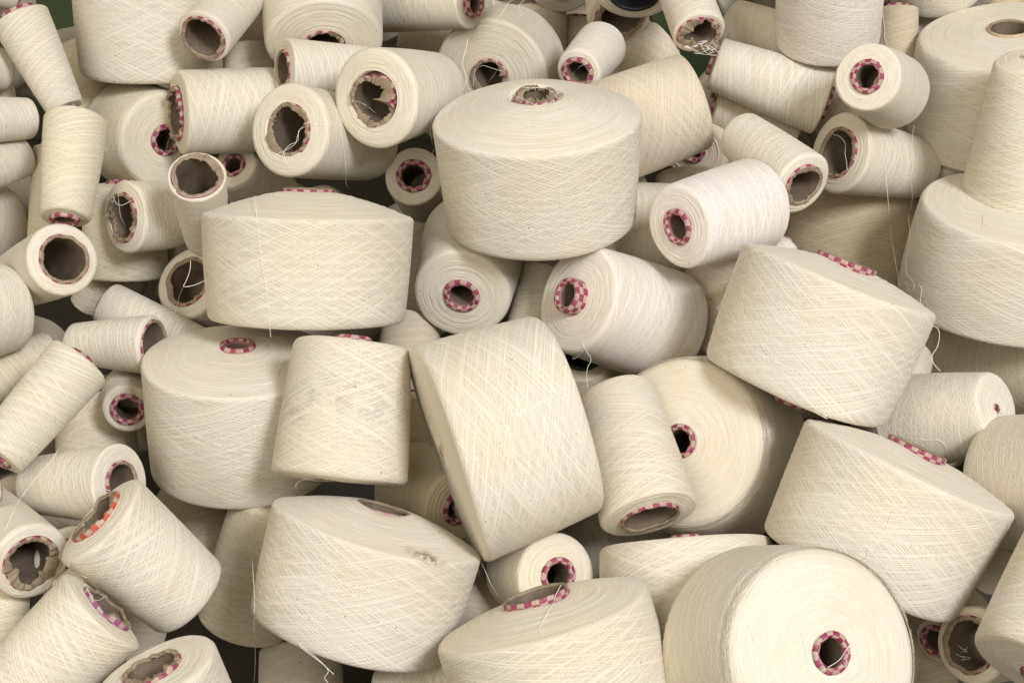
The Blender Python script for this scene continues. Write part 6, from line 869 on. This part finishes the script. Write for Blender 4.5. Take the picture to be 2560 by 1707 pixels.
 ('broad yarn cone at upper right with a plain tan tube ring on top', [[0.5645,1.8868,0.67],[0.5647,1.8886,0.6701],[0.5653,1.8919,0.6702],[0.5657,1.8946,0.6705],[0.5662,1.8973,0.6708],[0.5667,1.8999,0.671],[0.5674,1.9025,0.6712],[0.5681,1.9051,0.6713],[0.5687,1.9076,0.6712]]),
 ('broad yarn cone at upper right with a plain tan tube ring on top', [[0.5719,1.899,0.6714],[0.5707,1.8986,0.6716],[0.5691,1.8982,0.6717],[0.5679,1.8978,0.6719],[0.5679,1.8974,0.6721],[0.57,1.8971,0.6723],[0.5736,1.8967,0.6725],[0.5772,1.8963,0.6727],[0.5796,1.8959,0.6728]]),
 ('broad yarn cone at upper right with a plain tan tube ring on top', [[0.5654,1.8992,0.6702],[0.5657,1.9,0.6702],[0.5661,1.9011,0.6702],[0.5665,1.9024,0.6702],[0.5666,1.9034,0.6703],[0.5663,1.9045,0.6703],[0.5657,1.9055,0.6704],[0.5651,1.9066,0.6705],[0.5648,1.9076,0.6704]]),
 ('broad yarn cone at upper right with a plain tan tube ring on top', [[0.5616,1.8886,0.6696],[0.5625,1.891,0.6697],[0.5634,1.8936,0.6702],[0.5644,1.8962,0.6708],[0.5658,1.8987,0.6712],[0.5675,1.9012,0.6715],[0.5696,1.9036,0.6717],[0.5716,1.906,0.6719],[0.5732,1.9083,0.6718]]),
 ('yarn cone at the top with a torn pink-checked mouth and tangled threads', [[0.2204,1.7396,0.6723],[0.2219,1.7392,0.6713],[0.2239,1.7387,0.6699],[0.2262,1.7381,0.6686],[0.2281,1.7379,0.6679],[0.2297,1.7381,0.668],[0.2314,1.7385,0.6687],[0.2327,1.7391,0.6696],[0.2333,1.7397,0.6705],[0.2329,1.7403,0.6715],[0.2318,1.741,0.6726],[0.2305,1.7417,0.6736],[0.2296,1.7422,0.6743]]),
 ('shaded yarn cone behind the cross-wound one left of the white top cone', [[0.2267,1.7427,0.6674],[0.2254,1.7434,0.6688],[0.2228,1.7397,0.6723],[0.2219,1.7448,0.6728],[0.2221,1.745,0.6731],[0.2252,1.7409,0.6719],[0.2315,1.7427,0.6673],[0.2366,1.7408,0.6636],[0.2378,1.7396,0.6612],[0.2332,1.7394,0.6608],[0.2246,1.7397,0.6615],[0.2155,1.7403,0.6626],[0.2094,1.7406,0.6633]]),
 ('yarn cone at the top with a torn pink-checked mouth and tangled threads', [[0.2117,1.7424,0.6716],[0.2105,1.7426,0.6709],[0.2086,1.7425,0.6699],[0.2072,1.7426,0.6691],[0.2075,1.743,0.669],[0.2106,1.743,0.6703],[0.2159,1.7454,0.6718],[0.2209,1.7469,0.6736],[0.2237,1.7468,0.6752],[0.2235,1.7475,0.6755],[0.2214,1.7487,0.6751],[0.2188,1.7493,0.6746],[0.2171,1.7497,0.6743]]),
 ('yarn cone at the top with a torn pink-checked mouth and tangled threads', [[0.2224,1.7411,0.6702],[0.2242,1.7405,0.6694],[0.2268,1.7397,0.6682],[0.2292,1.7389,0.6669],[0.2303,1.7383,0.6659],[0.2294,1.7377,0.6651],[0.2274,1.7371,0.6642],[0.2248,1.7367,0.6638],[0.2224,1.7368,0.6643],[0.2202,1.7377,0.6663],[0.2178,1.7391,0.6693],[0.2157,1.7404,0.6725],[0.2142,1.7414,0.6745]]),
 ('yarn cone at the top with a torn pink-checked mouth and tangled threads', [[0.2186,1.7455,0.6719],[0.2171,1.7459,0.6722],[0.2149,1.7463,0.6726],[0.2129,1.7468,0.6731],[0.2123,1.7472,0.6734],[0.2145,1.7477,0.6739],[0.2183,1.7482,0.6745],[0.2217,1.7483,0.6749],[0.2222,1.7475,0.6747],[0.2183,1.7476,0.673],[0.211,1.7423,0.6719],[0.2045,1.7461,0.668],[0.1996,1.7455,0.6664]]),
 ('shaded yarn cone behind the cross-wound one left of the white top cone', [[0.3951,3.2989,0.2024],[0.3988,3.2994,0.2033],[0.4041,3.2994,0.205],[0.2899,2.3393,0.4897],[0.2905,2.3335,0.4917],[0.2898,2.3442,0.4879],[0.402,3.2994,0.2038],[0.396,3.2994,0.2017],[0.3929,3.2994,0.2001],[0.3945,3.2992,0.1993],[0.3988,3.2992,0.1988],[0.4036,3.2992,0.1985],[0.4069,3.2993,0.1983]]),
 ('yarn cone at the top with a torn pink-checked mouth and tangled threads', [[0.2172,1.7429,0.6669],[0.2193,1.743,0.6671],[0.2226,1.7437,0.6673],[0.2255,1.7441,0.6675],[0.2266,1.7443,0.6672],[0.2252,1.7441,0.6663],[0.2221,1.7437,0.6649],[0.2184,1.7433,0.6636],[0.2153,1.7434,0.663],[0.2127,1.744,0.6636],[0.2102,1.7449,0.6649],[0.208,1.746,0.6664],[0.2065,1.7468,0.6673]]),
 ('large tilted yarn cone right of centre with pink rim above and below', [[0.304,1.2973,0.4371],[0.3042,1.2977,0.4378],[0.3042,1.2971,0.4396],[0.3042,1.2968,0.441],[0.3041,1.2967,0.4416],[0.3038,1.2968,0.4408],[0.3034,1.2972,0.4391],[0.3032,1.2986,0.4366],[0.3028,1.2983,0.4357]]),
 ('shaded yarn cone in the gap between the tilted and the leaning right cones', [[0.4001,1.8071,0.1443],[0.4006,1.8077,0.1451],[0.401,1.8075,0.1469],[0.4011,1.806,0.1493],[0.4014,1.8051,0.1506],[0.4019,1.8059,0.1495],[0.4028,1.8081,0.1469],[0.4033,1.8089,0.1448],[0.4035,1.8087,0.1439]]),
 ('shaded yarn cone in the gap between the tilted and the leaning right cones', [[0.2986,1.2969,0.4385],[0.2993,1.2967,0.438],[0.3005,1.2964,0.4374],[0.3013,1.2961,0.4369],[0.301,1.2961,0.4369],[0.299,1.2966,0.4378],[0.2957,1.2973,0.4393],[0.2924,1.2981,0.4409],[0.2902,1.2987,0.4419]]),
 ('shaded yarn cone in the gap between the tilted and the leaning right cones', [[0.4203,1.8237,0.1315],[0.4192,1.8234,0.1317],[0.417,1.8203,0.1336],[0.4148,1.8158,0.1363],[0.4142,1.8153,0.1368],[0.416,1.8188,0.1352],[0.4184,1.821,0.1346],[0.4206,1.8218,0.1347],[0.4219,1.8219,0.1351]]),
 ('shaded yarn cone in the gap between the tilted and the leaning right cones', [[0.4092,1.8111,0.1448],[0.4087,1.8103,0.145],[0.408,1.8095,0.145],[0.4072,1.8087,0.1451],[0.4064,1.808,0.1455],[0.4056,1.8076,0.1463],[0.4046,1.8072,0.1473],[0.4038,1.8069,0.1484],[0.4031,1.8065,0.1492]]),
 ('large tilted yarn cone right of centre with pink rim above and below', [[0.3,1.2969,0.4407],[0.3002,1.2965,0.4404],[0.3006,1.2961,0.4399],[0.3008,1.2957,0.4395],[0.3007,1.2955,0.4395],[0.2998,1.2956,0.4402],[0.2986,1.296,0.4414],[0.2973,1.2965,0.4427],[0.2964,1.2967,0.4436]]),
 ('large tilted yarn cone right of centre with pink rim above and below', [[0.3009,1.2978,0.4387],[0.2999,1.2974,0.439],[0.2984,1.297,0.4392],[0.2972,1.2967,0.4396],[0.2969,1.2965,0.44],[0.298,1.2964,0.4408],[0.3,1.2964,0.4419],[0.3022,1.2964,0.4429],[0.3037,1.2963,0.4436]]),
 ('yarn cone with a ragged shaded mouth near the bottom right corner', [[0.4243,1.1804,0.2496],[0.4253,1.181,0.2493],[0.4266,1.1818,0.2487],[0.428,1.1827,0.2482],[0.4293,1.1838,0.2479],[0.4303,1.185,0.2481],[0.4312,1.1863,0.2485],[0.4321,1.1876,0.249],[0.4327,1.1887,0.2491]]),
 ('yarn cone with a ragged shaded mouth near the bottom right corner', [[0.4223,1.1711,0.2479],[0.4235,1.1713,0.2477],[0.4253,1.1715,0.2475],[0.4267,1.1718,0.2475],[0.4271,1.1722,0.2477],[0.4256,1.1729,0.2485],[0.4229,1.1738,0.2496],[0.4201,1.1747,0.2507],[0.4182,1.1753,0.2514]]),
 ('yarn cone with a ragged shaded mouth near the bottom right corner', [[0.428,1.1853,0.2499],[0.4287,1.1845,0.2494],[0.43,1.1834,0.2484],[0.431,1.1825,0.2476],[0.431,1.182,0.2476],[0.4292,1.1821,0.249],[0.4264,1.1827,0.2512],[0.4234,1.1834,0.2535],[0.4213,1.1837,0.2552]]),
 ('yarn cone with a ragged shaded mouth near the bottom right corner', [[0.429,1.1746,0.2453],[0.4299,1.1747,0.2457],[0.4313,1.1748,0.2462],[0.4324,1.1749,0.2468],[0.4324,1.175,0.2472],[0.4306,1.1751,0.2477],[0.4276,1.1751,0.2481],[0.4244,1.1752,0.2484],[0.4223,1.1752,0.2487]]),
 ('yarn cone with a ragged shaded mouth near the bottom right corner', [[0.4314,1.1856,0.2474],[0.431,1.1856,0.2476],[0.4304,1.1855,0.248],[0.4298,1.1854,0.2484],[0.4294,1.1854,0.2487],[0.4294,1.1855,0.2488],[0.4296,1.1857,0.2488],[0.4298,1.1859,0.2487],[0.4299,1.1859,0.2488]]),
]
for owner, pts in THREADS:
    root = roots.get(owner)
    if root is None: continue
    inv = root.matrix_world.inverted()
    o = tube_mesh('loose_thread', [inv @ Vector(p) for p in pts], .00028 if len(pts) > 12 else .00022, THREAD, root)
